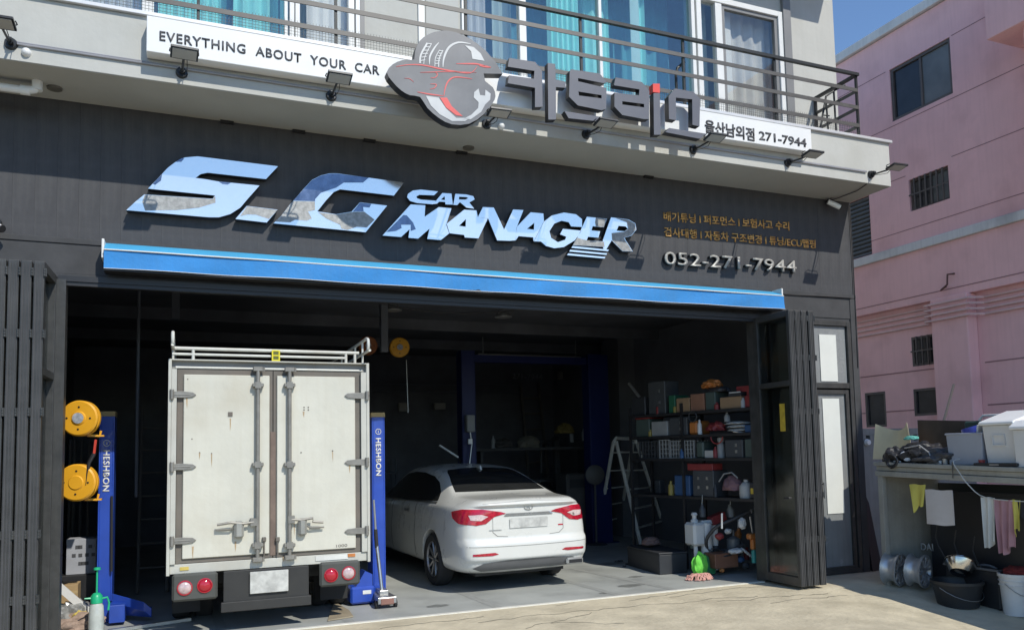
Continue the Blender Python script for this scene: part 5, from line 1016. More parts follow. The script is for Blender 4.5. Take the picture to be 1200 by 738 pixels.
# ------------------------------------------------------------------ vehicle lift posts
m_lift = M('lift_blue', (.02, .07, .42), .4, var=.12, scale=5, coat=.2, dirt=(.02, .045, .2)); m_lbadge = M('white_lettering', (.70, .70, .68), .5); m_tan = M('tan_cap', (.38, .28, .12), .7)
m_lift0 = m_lift; m_lift_shade = M('lift_blue_shaded', (.004, .012, .085), .5, var=.15)  # darker copy of the lift blue, holding the shade at the back
def lift_post(lab, x0, x1, y, h, txt, cap=True):
    m_lift = m_lift0 if cap else m_lift_shade
    t = T('lift_post', lab, 'lift post', ((x0+x1)/2, y+.13, 0), 0, 'blue vehicle lift posts'); wd = x1-x0
    MB().box(x0, x0+.015, y, y+.26, .02, h).box(x1-.015, x1, y, y+.26, .02, h).box(x0+.015, x1-.015, y, y+.015, .02, h).box(x0+.015, x0+.05, y+.245, y+.26, .02, h).box(x1-.05, x1-.015, y+.245, y+.26, .02, h).build('column', m_lift, t, bevel=.004)
    MB().box(x0-.1, x1+.1, y-.05, y+.36, .001, .02).build('base_plate', m_lift, t, bevel=.003)
    if cap: MB().box(x0-.004, x1+.004, y-.004, y+.264, h, h+.05).build('cap', m_tan, t)
    if txt:
        xm = (x0+x1)/2; zt_ = txt; text3('letter', 'HESHBON', Vector((xm-.028, y-.002, zt_)), Vector((xm-.028, y-.002, zt_-.42)), .058, m_lbadge, t, .003, .03, upv=(1, 0, 0), spacing=1.05)
        MB().tube([(xm+.03*cos(i*pi/8), y-.003, zt_+.07+.03*sin(i*pi/8)) for i in range(16)], .004, 5, closed=True).tube([(xm, y-.003, zt_+.055), (xm, y-.003, zt_+.085)], .004, 5).build('round_mark', m_lbadge, t)
    return t
a = W(134, 520, 1.28); t = lift_post('blue vehicle lift post left of the truck, in front of the orange hose reels', -.795, -.655, 1.28, 2.06, W(124, 527, 1.28).z)
MB().box(-.66, -.52, 1.0, 1.5, .03, .20).prism([(-.65, 1.2, .2), (-.35, 1.0, .12), (-.28, 1.02, .05), (-.28, 1.12, .05), (-.62, 1.35, .05)], (0, 0, .09)).build('lift_arm', m_lift, t, bevel=.006); MB().cyl((-.66, 1.24, .5), (-.67, 1.26, 1.25), .012, n=8).build('hose', m_rubber, t)
t = lift_post('blue vehicle lift post between the truck and the white saloon car', 1.93, 2.075, 1.0, 2.03, W(441.5, 513, 1.0).z)
MB().bbox(1.66, 1.925, .86, 1.12, .02, .20, .02).prism([(1.72, .88, .2), (1.90, .88, .2), (1.90, .88, .32), (1.82, .88, .36)], (0, .22, 0)).build('lift_arm', m_lift, t); MB().box(1.79, 1.88, .856, .859, .12, .16).build('label', m_lbadge, t)
lift_post('tall blue lift post with painted-in shade behind the roof of the saloon car', W(541, 450, 4.6).x, W(557, 450, 4.6).x, 4.6, 3.3, None, False)
lift_post('tall blue lift post with painted-in shade left of the step ladder at the back', W(690, 450, 4.6).x, W(713, 450, 4.6).x, 4.6, 3.3, None, False)
t = T('lift_gantry', 'blue cross beam with painted-in shade joining the two tall lift posts under the ceiling', 'beam', (5.8, 4.7, 3.2)); MB().box(W(557, 450, 4.6).x+.002, W(690, 450, 4.6).x-.002, 4.66, 4.8, 3.12, 3.24).build('beam', m_lift_shade, t)
# floor jack
t = T('floor_jack', 'grey floor jack with an upright handle beside the right hand lift post', 'jack', (1.95, .75, 0)); jx = 1.985
MB().prism([(jx-.10, .55, .05), (jx+.10, .55, .05), (jx+.07, .95, .06), (jx-.07, .95, .06)], (0, 0, .07)).box(jx-.05, jx+.05, .70, .9, .12, .17).build('frame', m_steel, t, bevel=.008)
MB().bbox(jx-.075, jx+.075, .545, .60, .04, .11, .01).build('front_cover', M('jack_rust', (.26, .13, .10), .7), t)
for k in (-1, 1):
    for y in (.62, .92): MB().cyl((jx+k*.085, y, .04), (jx+k*.115, y, .04), .04, n=16).build('wheel', m_rubber, t, smooth=True)
MB().cyl((jx-.0, .80, .14), (jx-.035, .88, .62), .02, n=10).cyl((jx-.035, .88, .62), (jx-.06, .90, 1.12), .012, n=10).build('handle', m_alu, t, smooth=True); MB().cyl((jx-.036, .879, .60), (jx-.045, .89, .80), .021, n=10).build('grip', m_rubber, t, smooth=True)

# ------------------------------------------------------------------ hose reels
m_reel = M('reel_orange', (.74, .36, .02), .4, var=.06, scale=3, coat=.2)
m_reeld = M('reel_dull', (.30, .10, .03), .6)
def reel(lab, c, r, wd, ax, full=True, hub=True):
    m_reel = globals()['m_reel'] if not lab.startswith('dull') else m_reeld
    t = T('hose_reel', lab, 'hose reel', c, 0, 'orange hose reels'); c = Vector(c); ax = Vector(ax).normalized()
    MB().lathe([(0, wd/2+.012), (r*.35, wd/2+.012), (r*.40, wd/2+.002), (r*.92, wd/2), (r, wd/2-.012), (r, wd/2-.03), (r*.8, wd/2-.035)], c, ax, 40).lathe([(0, -wd/2), (r, -wd/2), (r, -wd/2+.03), (r*.8, -wd/2+.035)], c, ax, 40).build('housing', m_reel, t, smooth=True)
    MB().lathe([(r*.84, -wd/2+.03), (r*.86, -.02), (r*.84, .0), (r*.87, .02), (r*.84, wd/2-.03)], c, ax, 40).build('hose', M('orange_hose', (.62, .16, .04), .5), t, smooth=True)
    if hub: MB().cyl(c+ax*(wd/2+.011), c+ax*(wd/2+.018), r*.30, n=24).build('hub_label', M('hub_grey', (.35, .37, .40), .5, var=.3, scale=30), t)
    a = ax.orthogonal().normalized(); b = ax.cross(a); k = MB()
    for q in range(4): th = pi/4+q*pi/2; p = c+ax*(wd/2+.0)+(a*cos(th)+b*sin(th))*r*.62; k.cyl(p, p+ax*.006, .009, n=8)
    k.build('screws', m_black, t)
    if full: MB().tube([c+Vector((.05, .05, -r*.9)), c+Vector((.15, .1, -r*1.0)), c+Vector((.16, .12, -r*.7))], .012, 6).box(c.x+.05, c.x+.19, c.y+.06, c.y+.16, c.z-r*1.02, c.z-r*.93).build('bracket', m_reel, t)
    return t
c1 = W(94.5, 490, .55); c2 = W(91.5, 565, .55)
reel('orange hose reel, upper of the two at the left of the opening', (c1.x, .55, c1.z), .165, .09, (-.28, -.95, .0)); reel('orange hose reel, lower of the two at the left of the opening', (c2.x, .55, c2.z), .17, .09, (-.28, -.95, .0), hub=False)
MB().cyl((-1.05, .55, .3), (-1.05, .55, 3.7), .03, n=10).box(-1.05, c1.x, .60, .63, c1.z-.02, c1.z+.02).box(-1.05, c2.x, .60, .63, c2.z-.02, c2.z+.02).build('reel_post', m_black, bld)
t = T('air_gun', 'short red hose with black gun hanging below the upper left hose reel', 'hose', (c1.x+.1, .5, c1.z-.3)); MB().tube([(c1.x+.13, .52, c1.z-.2), (c1.x+.12, .5, c1.z-.33)], .012, 6).build('hose', M('red_hose', (.5, .05, .03), .5), t); MB().tube([(c1.x+.12, .5, c1.z-.33), (c1.x+.08, .49, c1.z-.42), (c1.x+.06, .49, c1.z-.62)], [.02, .016, .01], 8).build('gun', m_black, t)
c3 = W(468, 407, 4.0); c4 = W(431, 405, 4.0)
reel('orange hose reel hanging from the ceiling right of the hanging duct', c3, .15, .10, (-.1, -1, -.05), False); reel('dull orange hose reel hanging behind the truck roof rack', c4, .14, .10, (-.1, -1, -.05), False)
for c, lab in ((c3, 'thin cable hanging below the right ceiling hose reel'), ): tag(MB().tube([c+Vector((.08, -.1, -.2)), c+Vector((.1, -.1, -1.0))], .008, 6).build('cable', m_steel, origin=c), lab, 'cable')

# ------------------------------------------------------------------ left foreground clutter
m_cbx = M('cardboard', (.38, .26, .13), .85, var=.08, scale=6)
t = T('cardboard_box', 'small cardboard box among the rubbish by the left door jamb', 'box', (-.95, 1.25, .2)); a, b = W(66, 686, 1.3), W(91, 706, 1.3); MB().box(-1.2, b.x, 1.3, 1.55, .001, a.z).build('box', m_cbx, t, bevel=.004); MB().box(-1.2, b.x, 1.298, 1.2995, a.z-.09, a.z-.06).build('tape', M('tape_tan', (.45, .33, .16), .5), t)
t = T('white_board_strip', 'white board strip leaning over the rubbish by the left jamb', 'board', (-.95, 1.1, .2)); a, b = W(68, 686, 1.05), W(110, 722, 1.05); d = (b-a).normalized(); n = Vector((-d.z, 0, d.x))*.035
MB().prism([a-n, b-n, b+n, a+n], (0, .02, 0)).build('strip', m_binw, t)
t = T('rubbish_heap', 'heap of crumpled plastic film and cloth by the left door jamb', 'rubbish', (-1.0, 1.1, 0)); lump(MB(), (-.98, 1.12, .08), (.17, .14, .17), 31, 4, .5).build('film', M('grey_film', (.25, .25, .24), .25, var=.5, scale=14), t); lump(MB(), (-.92, .98, .05), (.20, .12, .09), 33, 4, .5).build('cloth', M('pinkish_cloth', (.33, .24, .19), .9, var=.3, scale=20), t); lump(MB(), (-.9, 1.0, .12), (.07, .05, .05), 36, 3, .6).build('scrap', M('yellow_scrap', (.5, .38, .08), .6), t)
m_spg = M('spray_green', (.02, .42, .20), .35, var=.05); c = W(113, 715, .72); c = Vector((c.x, .72, 0))
t = T('pump_sprayer', 'hand pump pressure sprayer with green top and clear bottle', 'sprayer', c)
z1 = W(113, 704, .72).z; MB().lathe([(0, -.0), (.062, 0), (.068, .02), (.066, z1*.55), (.060, z1*.85), (.036, z1*1.0)], c, (0, 0, 1), 20).build('bottle', M('clear_bottle', (.50, .53, .50), .15, var=.15, scale=12), t, smooth=True)
MB().lathe([(.036, z1*.92), (.052, z1*.95), (.050, z1+.05), (.03, z1+.075), (.012, z1+.08)], c, (0, 0, 1), 16).cyl(c+Vector((0, 0, z1+.07)), c+Vector((0, 0, z1+.30)), .009).lathe([(.0, .0), (.032, .002), (.03, .02), (.01, .026)], c+Vector((0, 0, z1+.29)), (0, 0, 1), 16).tube([c+Vector((.03, 0, z1+.02)), c+Vector((.09, 0, z1+.03)), c+Vector((.105, 0, z1-.02)), c+Vector((.10, 0, z1-.09))], .010, 8).tube([c+Vector((-.03, 0, z1+.03)), c+Vector((-.10, -.02, z1+.035))], [.012, .006], 8).build('pump_top', m_spg, t, smooth=True)
t = T('printed_carton', 'pale printed carton standing on a dark crate behind the left jamb', 'carton', (-.95, 1.7, .5)); a, b = W(78, 632, 1.7), W(112, 671, 1.7); MB().box(a.x, b.x, 1.7, 1.95, b.z, a.z).build('carton', M('pale_carton', (.34, .35, .38), .7), t, bevel=.004); k = MB()
for r_, row in enumerate(((2, 6, 3), (1, 3, 5, 7), (3, 4, 5))):
    for q in row: x = a.x+(b.x-a.x)*(.08+.11*q); k.box(x, x+.035, 1.696, 1.6995, a.z-.10-.085*r_, a.z-.065-.085*r_)
k.build('print', m_text, t)
t = T('dark_crate', 'dark crate under the pale printed carton', 'crate', (-.95, 1.7, 0)); MB().bbox(-1.4, b.x+.03, 1.66, 2.0, .001, b.z-.002, .01).build('crate', m_black, t)
for k, px in enumerate((82, 87, 95, 104)): tag(MB().cyl((W(px, 540, 2.4).x, 2.4, .0), (W(px, 540, 2.4).x, 2.4, 1.85), .015, n=6).build('rod', m_rail, origin=(W(px, 540, 2.4).x, 2.4, 0)), ('leftmost dark upright rod behind the hose reels', 'second dark upright rod behind the hose reels', 'third dark upright rod behind the hose reels', 'rightmost dark upright rod by the left lift post')[k], 'rod', 'upright rods behind the hose reels')
# ------------------------------------------------------------------ shelving with tools and boxes
SP0 = Vector((6.42, .30, 0)); SD = Vector((-.21, .978, 0)).normalized(); SN = Vector((SD.y, -SD.x, 0))     # front line and the way into the shelf
def V_(px, py, off=0.): d = ray(px, py); P0 = SP0+SN*off; return CAM+d*((P0-CAM).dot(SN)/d.dot(SN))
def tpar(px, py): return (V_(px, py)-SP0).dot(SD)
RZ = Matrix(((SD.x, SN.x, 0), (SD.y, SN.y, 0), (0, 0, 1)))        # local x along the shelf, y into it
def sbox(mb, t0, t1, d0, d1, z0, z1, b=0.):
    k = len(mb.v); (mb.bbox(t0, t1, d0, d1, z0, z1, b) if b else mb.box(t0, t1, d0, d1, z0, z1))
    for i in range(k, len(mb.v)): mb.v[i] = RZ @ mb.v[i] + SP0
    return mb
def SPt(t, d, z): return RZ @ Vector((t, d, z)) + SP0
lev = {}
for k, (q0, q1) in enumerate((((740, 486), (880, 478)), ((743, 511), (880, 507.5)), ((755, 535.6), (883, 538)), ((775, 579), (886, 585.6)))): lev[k] = (V_(*q0).z+V_(*q1).z)/2
t_far, t_near = tpar(737, 500), tpar(888, 560)
m_shelf = M('shelf_black', (.018, .018, .02), .5); sh = T('tool_shelf', 'black steel shelving filled with boxes and tools along the right side', 'shelf', SPt((t_far+t_near)/2, .2, 0))
t_mid = tpar(803, 600)
for t0, t1 in ((t_near, t_near+.035), (t_mid, t_mid+.035), (t_far-.035, t_far)):
    for d in (0, .40): q = MB(); sbox(q, t0, t1, d, d+.03, 0, lev[0]+.12); q.build('post', m_shelf, sh)
for k in lev: q = MB(); sbox(q, t_near, t_far, .0, .44, lev[k]-.035, lev[k]); q.build('shelf_board', m_shelf, sh)
def SB(name, lab, cat, px0, px1, pyt, k, mat, dep=.28, b=.008, d0=.03, latch=0, mlatch=None, z0=None, grp=None, lid=None):
    pym = pyt; ta, tb_ = tpar(px1, pyt), tpar(px0, pyt); zt = V_((px0+px1)/2, pyt).z; zb = (lev[k] if z0 is None else z0)+.001
    zt = max(zt, zb+.04); t = T(name, lab, cat, SPt((ta+tb_)/2, d0+dep/2, zb), 0, grp); q = MB(); sbox(q, ta+.004, tb_-.004, d0, d0+dep, zb, zt, b); q.build('case' if latch else 'body', mat, t)
    if lid: q = MB(); sbox(q, ta, tb_, d0-.005, d0+dep+.005, zt+.001, zt+.02); q.build('lid', lid, t)
    if latch:
        for u in ([.3, .7] if latch == 2 else [.35]):
            for v in (.35, .7): q = MB(); tc = ta+(tb_-ta)*u; zc = zb+(zt-zb)*v; sbox(q, tc-.015, tc+.015, d0-.008, d0, zc-.02, zc+.02); q.build('latch', m_alu, t)
    return t, ta, tb_, zb, zt
m_k1 = M('case_black', (.03, .032, .036), .5); m_k2 = M('case_dark', (.055, .06, .065), .5); m_kg = M('tool_green', (.02, .11, .06), .5); m_kr = M('tool_red', (.22, .03, .03), .5); m_ko = M('tool_orange', (.45, .16, .04), .5); m_kc = M('tool_card', (.28, .18, .10), .8); m_kc2 = M('tool_card_brown', (.24, .12, .075), .8); m_kw = M('tool_white', (.42, .42, .40), .6); m_kgl = M('crate_grey', (.26, .27, .27), .6); m_kb = M('tool_blue', (.03, .08, .18), .5); m_kdg = M('case_green_grey', (.06, .085, .075), .5)
SB('tool_case', 'black case at the far end of the top shelf', 'case', 738, 754, 465, 0, m_k1)
SB('toolbox', 'tall black toolbox with pale latches on the top shelf', 'toolbox', 757, 777, 447, 0, m_k2, latch=1)
SB('tool_case', 'green case beside the tall toolbox on the top shelf', 'case', 781, 789, 463, 0, m_kg)
SB('cardboard_box', 'pale cardboard box next to the green case on the top shelf', 'box', 790, 806, 466, 0, m_kc)
_, ta, tb_, zb, zt = SB('cardboard_box', 'reddish brown box in the middle of the top shelf', 'box', 806.5, 823, 461, 0, m_kc2)
SB('tool_case', 'dark green case right of the brown box on the top shelf', 'case', 824, 836, 459, 0, m_kdg)
_, a1, b1, z1_, z2_ = SB('cardboard_box', 'open cardboard box towards the near end of the top shelf', 'box', 841, 867, 464.5, 0, m_kc)
SB('tool_case', 'red case at the near end of the top shelf', 'case', 870, 880, 463, 0, m_kr)
q = T('orange_bag', 'orange bag lying on top of the brown box', 'bag', SPt((ta+tb_)/2-.1, .15, zt)); lump(MB(), SPt((ta+tb_)/2-.16, .15, zt+.09), (.10, .17, .08), 51, 3, .45).build('bag', m_ko, q)
q = T('black_bag', 'black bag under the orange bag on the top shelf', 'bag', SPt((ta+tb_)/2-.2, .15, zt)); lump(MB(), SPt((ta+tb_)/2-.25, .17, zt+.02), (.13, .2, .06), 52, 3, .3).build('bag', m_k1, q)
q = T('red_tool', 'red power tool on top of the near end of the top shelf', 'tool', SPt(a1-.1, .15, z2_)); k = MB(); sbox(k, a1-.14, a1+.10, .06, .12, z2_+.05, z2_+.12); sbox(k, a1-.14, a1-.06, .06, .12, z2_-.02, z2_+.05); k.build('body', m_kr, q)
q = T('black_tool', 'black tool with white edge lying on the open cardboard box', 'tool', SPt(a1+.08, .1, z2_)); k = MB(); sbox(k, a1, a1+.2, .02, .2, z2_+.002, z2_+.05); k.build('body', m_k1, q); k = MB(); sbox(k, a1+.0, a1+.18, .012, .02, z2_+.04, z2_+.055); k.build('edge', m_kw, q)
q = T('metal_bar', 'short silver bar leaning on the tall black toolbox', 'bar', V_(745, 460)); MB().tube([V_(737, 449, .05), V_(750, 466, .05)], .022, 8).build('bar', m_steel, q)
SB('storage_bin', 'dark bin with a red lid at the far end of the second shelf', 'bin', 743, 759, 491, 1, m_kdg, lid=m_kr)
SB('storage_bin', 'pale grey bin on the second shelf', 'bin', 761, 780, 493.5, 1, m_kgl)
SB('toolbox', 'dark toolbox with latches in the middle of the second shelf', 'toolbox', 782, 803, 489, 1, m_k2, latch=1)
_, a1, b1, z1_, z2_ = SB('cable_reel', 'orange cable reel on the second shelf', 'cable reel', 804, 815, 493, 1, m_ko, b=.03)
q = T('red_cloth', 'crumpled red cloth on the second shelf', 'cloth', V_(830, 500)); lump(MB(), SPt(tpar(830, 500), .16, lev[1]+.07), (.1, .14, .09), 53, 3, .4).build('cloth', m_kr, q)
q = T('white_sacks', 'pile of folded white sacks on the second shelf', 'sack', V_(858, 500))
for k in range(3): lump(MB(), SPt(tpar(858, 500)+.02*k, .16, lev[1]+.035+.045*k), (.13, .2, .03), 54+k, 3, .2).build('sack', m_kw, q)
SB('tool_case', 'small blue case at the near end of the second shelf', 'case', 870, 880, 497.5, 1, m_kb)
q = T('bottle', 'grey bottle standing on the white sacks', 'bottle', V_(846, 487)); MB().lathe([(0, 0), (.04, 0), (.04, .07), (.015, .1), (.015, .12), (0, .12)], SPt(tpar(846, 490), .1, lev[1]+.15), (0, 0, 1), 14).build('bottle', m_kgl, q, smooth=True)
def lattice(lab, px0, px1, pyt, k, mat):
    ta, tb_ = tpar(px1, pyt), tpar(px0, pyt); z0 = lev[k]+.002; zt = V_((px0+px1)/2, pyt).z; t = T('lattice_crate', lab, 'crate', SPt((ta+tb_)/2, .15, z0), 0, 'lattice crates on the third shelf'); q = MB(); n = max(3, int((tb_-ta)/.055))
    for i in range(n+1): u = ta+(tb_-ta-.012)*i/n; sbox(q, u, u+.012, .03, .04, z0, zt); sbox(q, u, u+.012, .30, .31, z0, zt)
    for j in range(5): z = z0+(zt-z0-.012)*j/4; sbox(q, ta+.012, tb_, .0402, .05, z, z+.012) if j else sbox(q, ta, tb_, .0405, .30, z, z+.01)
    for i in range(4): d = .04+.07*i; sbox(q, ta, ta+.01, d+.002, d+.012, z0+.01, zt); sbox(q, tb_-.01, tb_, d+.002, d+.012, z0+.01, zt)
    q.build('lattice', mat, t)
lattice('pale lattice crate, narrow one of the third shelf', 770, 782, 515, 2, m_kgl); lattice('wide pale lattice crate in the middle of the third shelf', 783, 811, 516, 2, m_kgl); lattice('dark lattice crate at the far end of the third shelf', 747, 769, 517, 2, m_k2)
SB('glass_jar', 'greenish canister right of the lattice crates', 'canister', 813, 822, 517, 2, m_kdg, b=.02)
SB('white_box', 'small white box on the third shelf', 'box', 823, 835, 527.5, 2, m_kw)
q = T('spray_bottle', 'pale bottle with round cap on the third shelf', 'bottle', V_(839, 536)); MB().lathe([(0, 0), (.05, 0), (.05, .17), (.03, .2), (.045, .22), (.045, .26), (0, .28)], SPt(tpar(839, 530), .1, lev[2]), (0, 0, 1), 16).build('bottle', m_kgl, q, smooth=True)
SB('toolbox', 'dark toolbox with one latch on the third shelf', 'toolbox', 847, 868, 515, 2, m_k2, latch=1); SB('tool_case', 'dark green case at the near end of the third shelf', 'case', 870, 882, 514, 2, m_kdg)
SB('blue_bin', 'blue bin at the far end of the fourth shelf', 'bin', 788, 806, 557, 3, m_kb); SB('drawer_case', 'dark drawer case with pale labels on the fourth shelf', 'toolbox', 809, 834, 551, 3, m_k2, latch=2)
_, a1, b1, z1_, z2_ = SB('red_tray', 'flat red tray lying on the dark drawer case', 'tray', 803, 833, 543, 3, m_kr, z0=V_(820, 551).z, dep=.2)
q = T('mauve_bag', 'round mauve bag on the fourth shelf', 'bag', V_(848, 570)); lump(MB(), SPt(tpar(848, 565), .17, lev[3]+.13), (.11, .15, .14), 58, 3, .2).build('bag', M('mauve_bag', (.20, .11, .12), .8), q)
MB().tube([SPt(tpar(836, 552), .1, lev[3]+.2), SPt(tpar(843, 545), .08, lev[3]+.3), SPt(tpar(852, 543), .08, lev[3]+.32), SPt(tpar(858, 550), .1, lev[3]+.25)], .01, 6).build('strap', m_kgl, q)
q = T('white_canister', 'white plastic canister at the near end of the fourth shelf', 'canister', V_(866, 583)); c = SPt(tpar(866, 575), .14, lev[3]); MB().lathe([(0, 0), (.085, 0), (.09, .03), (.085, .15), (.05, .19), (.03, .2), (.03, .23), (0, .23)], c, (0, 0, 1), 20).build('canister', m_kw, q, smooth=True)
q = T('caution_case', 'dark case with a yellow sticker beside the white canister', 'case', V_(880, 580)); k = MB(); sbox(k, tpar(886, 570), tpar(876, 570), .03, .25, lev[3]+.001, lev[3]+.2, .01); k.build('case', m_k1, q); k = MB(); sbox(k, tpar(884, 570), tpar(878, 570), .022, .029, lev[3]+.06, lev[3]+.13); k.build('sticker', M('sticker_yellow', (.50, .36, .04)), q)

# floor in front of the shelf
def FP(px, py): p = G(px, py, 0.); return p
a, b = FP(766, 660), FP(806, 671)
t = T('black_chest', 'low black plastic chest on the floor before the shelf', 'chest', (a+b)/2); d = (b-a); L_ = d.length; d.normalize(); n = Vector((-d.y, d.x, 0)); n = n if n.y > 0 else -n
z = W(786, 641, (a.y+b.y)/2).z; MB().prism([a, b, b+n*.4, a+n*.4], (0, 0, z-.02)).build('chest', m_k1, t, bevel=.01); MB().prism([p+Vector((0, 0, z-.018)) for p in (a-d*.01-n*.01, b+d*.01-n*.01, b+d*.01+n*.41, a-d*.01+n*.41)], (0, 0, .02)).build('lid', m_k1, t, bevel=.006)
q = T('tan_bag', 'dull tan bag lying on the black chest', 'bag', (a+b)/2+Vector((0, .2, z))); lump(MB(), a*.65+b*.35+n*.2+Vector((0, 0, z+.06)), (.13, .1, .08), 61, 3, .25).build('bag', M('dull_tan', (.16, .10, .085), .9), q)
# white wet vacuum
m_vac = M('vacuum_white', (.58, .58, .56), .4, var=.05); yv = .95; v0, v1 = W(808, 640, yv), W(832, 640, yv); cx_ = (v0.x+v1.x)/2; zt = W(820, 603, yv).z; zb = W(820, 651, yv).z
t = T('pressure_sprayer', 'white upright tank machine with black hose standing before the shelf', 'tank', (cx_, yv, 0))
MB().bbox(v0.x, cx_+.02, yv-.12, yv+.12, zb+.14, zt-.09, .03).cyl((v0.x+.06, yv-.05, .0), (v0.x+.06, yv-.05, zb+.14), .028, n=12).build('tank', m_vac, t); MB().cyl((cx_+.07, yv-.05, .02), (cx_+.07, yv-.05, zt-.1), .075, n=24).build('tank', m_vac, t, smooth=True)
MB().lathe([(.0, .0), (.05, 0), (.05, .03), (.028, .05), (.028, .09), (.045, .1), (.03, .13), (0, .135)], (v0.x+.09, yv, zt-.095), (0, 0, 1), 16).box(cx_+.02, v1.x+.03, yv-.03, yv+.03, zt-.12, zt-.07).build('cap', m_vac, t, smooth=False)
MB().cyl((v1.x+.08, yv, .02), (v1.x+.08, yv, zt-.14), .045, n=16).build('bottle', m_vac, t, smooth=True)
hp = [W(x, y, yy) for x, y, yy in ((886, 597, .5), (872, 602, .55), (857.5, 609, .6), (843, 615, .65), (834.5, 622, .72), (828, 632, .8), (829, 642, .85), (836, 648, .8), (848, 648, .7), (860, 643, .62), (871, 638, .6))]
MB().tube(smoothpts(hp, 4, False), .022, 10).build('hose', M('hose_dark', (.05, .05, .05), .5), t, smooth=True); MB().tube([hp[0], W(880, 599, .5)], .028, 10).build('nozzle', m_steel, t)
# gloves, drill, spray can, red case, canister, crate
def blob(name, lab, cat, px, py, Y, size, mat, seed, amt=.35): c = W(px, py, Y); t = T(name, lab, cat, c); lump(MB(), c, size, seed, 3, amt, flat=False).build(cat.replace(' ', '_'), mat, t); return t
tg = blob('work_gloves', 'white work gloves lying in front of the shelf', 'glove', 862, 645, .55, (.10, .08, .035), m_vac, 71, .4)
for k in range(4): c = W(868+k*2.6, 642+k*2, .52); MB().tube([c, c+Vector((.035, -.02, -.02)), c+Vector((.05, -.03, -.06))], [.014, .012, .009], 8).build('finger', m_vac, tg, smooth=True)
t = T('orange_drill', 'orange power drill hanging at the near end of the shelf', 'drill', W(882, 634, .3)); a, b = W(876, 625, .3), W(887, 643, .3); MB().bbox(a.x, b.x+.02, .26, .34, a.z-.07, a.z, .015).bbox(a.x+.05, a.x+.1, .27, .33, b.z, a.z-.065, .01).build('body', m_ko, t)
t = T('spray_can', 'teal spray can below the orange drill', 'can', W(884, 652, .3)); c = W(884, 659, .3); MB().cyl(c, c+Vector((0, 0, .15)), .032, n=16).cyl(c+Vector((0, 0, .152)), c+Vector((0, 0, .18)), .02, n=12).build('can', M('teal_can', (.03, .28, .26), .4), t, smooth=True)
t = T('red_case', 'small red case leaning in the lower part of the shelf', 'case', W(840, 607, 1.0)); c = W(840, 607, .95); MB().obox(c, (.22, .12, .11), Matrix.Rotation(-.3, 3, 'Y')).build('case', m_kr, t, bevel=.008)
t = T('clear_canister', 'grey translucent canister on the floor under the shelf', 'canister', W(860, 636, .9)); c = W(860, 640, .85); MB().lathe([(0, -.1), (.09, -.1), (.09, .1), (.03, .13), (.012, .14), (.01, .22)], c, (0, 0, 1), 18).build('canister', M('translucent_grey', (.16, .17, .18), .3), t, smooth=True)
t = T('brown_crate', 'brown plastic crate on the floor below the gloves', 'crate', W(852, 657, .6)); a, b = W(838, 649, .6), W(866, 664, .6); MB().bbox(a.x, b.x, .6, .85, b.z, a.z, .01).build('crate', M('brown_plastic', (.20, .09, .05), .6), t)
t = T('blue_glove', 'blue and white rag hanging on the near shelf post', 'cloth', W(872, 612, .45)); lump(MB(), W(870, 613, .45), (.05, .04, .07), 75, 3, .3, False).build('rag', m_vac, t)
for k, (x0, y0, x1, y1, m__, lab) in enumerate(((879, 605, 884, 636, m_steel, 'steel rod standing at the near end of the shelf'), (846, 601, 846, 619, m_vac, 'white lance grip on the black hose'), (891, 600, 897, 655, m_kb, 'thin blue rod standing against the right door jamb'))): t = T('rod', lab, 'rod', W(x0, y0, .3)); MB().cyl(W(x0, y0, .3), W(x1, y1, .3), .012, n=8).build('rod', m__, t)
# mop with green cloth, green dustpan
t = T('green_cloth', 'bright green cloth draped over the mop in front of the white tank', 'cloth', W(820, 660, .62)); g_ = MB(); lump(g_, W(820, 663, .66), (.10, .07, .15), 81, 4, .3, False); g_.build('cloth', M('lime_cloth', (.16, .62, .07), .85, var=.12), t, smooth=False)
t = T('green_dustpan', 'dark green dustpan leaning behind the bright green cloth', 'dustpan', W(834, 662, .72)); a = W(829, 651, .74); MB().prism([W(826, 648, .74), W(840, 662, .72), W(838, 672, .70), W(828, 672, .70)], (0, .03, 0)).build('pan', M('dustpan_green', (.03, .20, .07), .5), t)
t = T('string_mop', 'pink string mop head lying on the floor edge', 'mop', W(820, 677, .5)); rnd = random.Random(12); c = G(820, 679, 0); m_mop = M('mop_pink', (.62, .33, .27), .9, var=.2, scale=30); k = MB()
for i in range(70):
    th = rnd.uniform(0, 2*pi); r0 = rnd.uniform(.0, .09); p = c+Vector((r0*1.3*cos(th), r0*.7*sin(th), .075-r0*.3)); q = c+Vector((rnd.uniform(.13, .19)*cos(th), .10*sin(th), .014)); m_ = (p+q)/2+Vector((rnd.uniform(-.03, .03), rnd.uniform(-.02, .02), rnd.uniform(.01, .035))); k.tube([p, m_, q, q+Vector((rnd.uniform(-.04, .04), rnd.uniform(-.02, .02), 0))], .0085, 5)
tag(k.build('strands', m_mop, t), kind='stuff')
t = T('floor_scraps', 'small dark bits of litter on the floor before the step ladder', 'litter', G(730, 662)); k = MB(); rnd = random.Random(8)
for i in range(7): p = G(722+i*3.2, 660+rnd.uniform(-3, 4)); k.obox(p+Vector((0, 0, .012)), (.03, .04, .02), Matrix.Rotation(rnd.uniform(0, 3), 3, 'Z'))
tag(k.build('scraps', m_k1, t), kind='stuff')

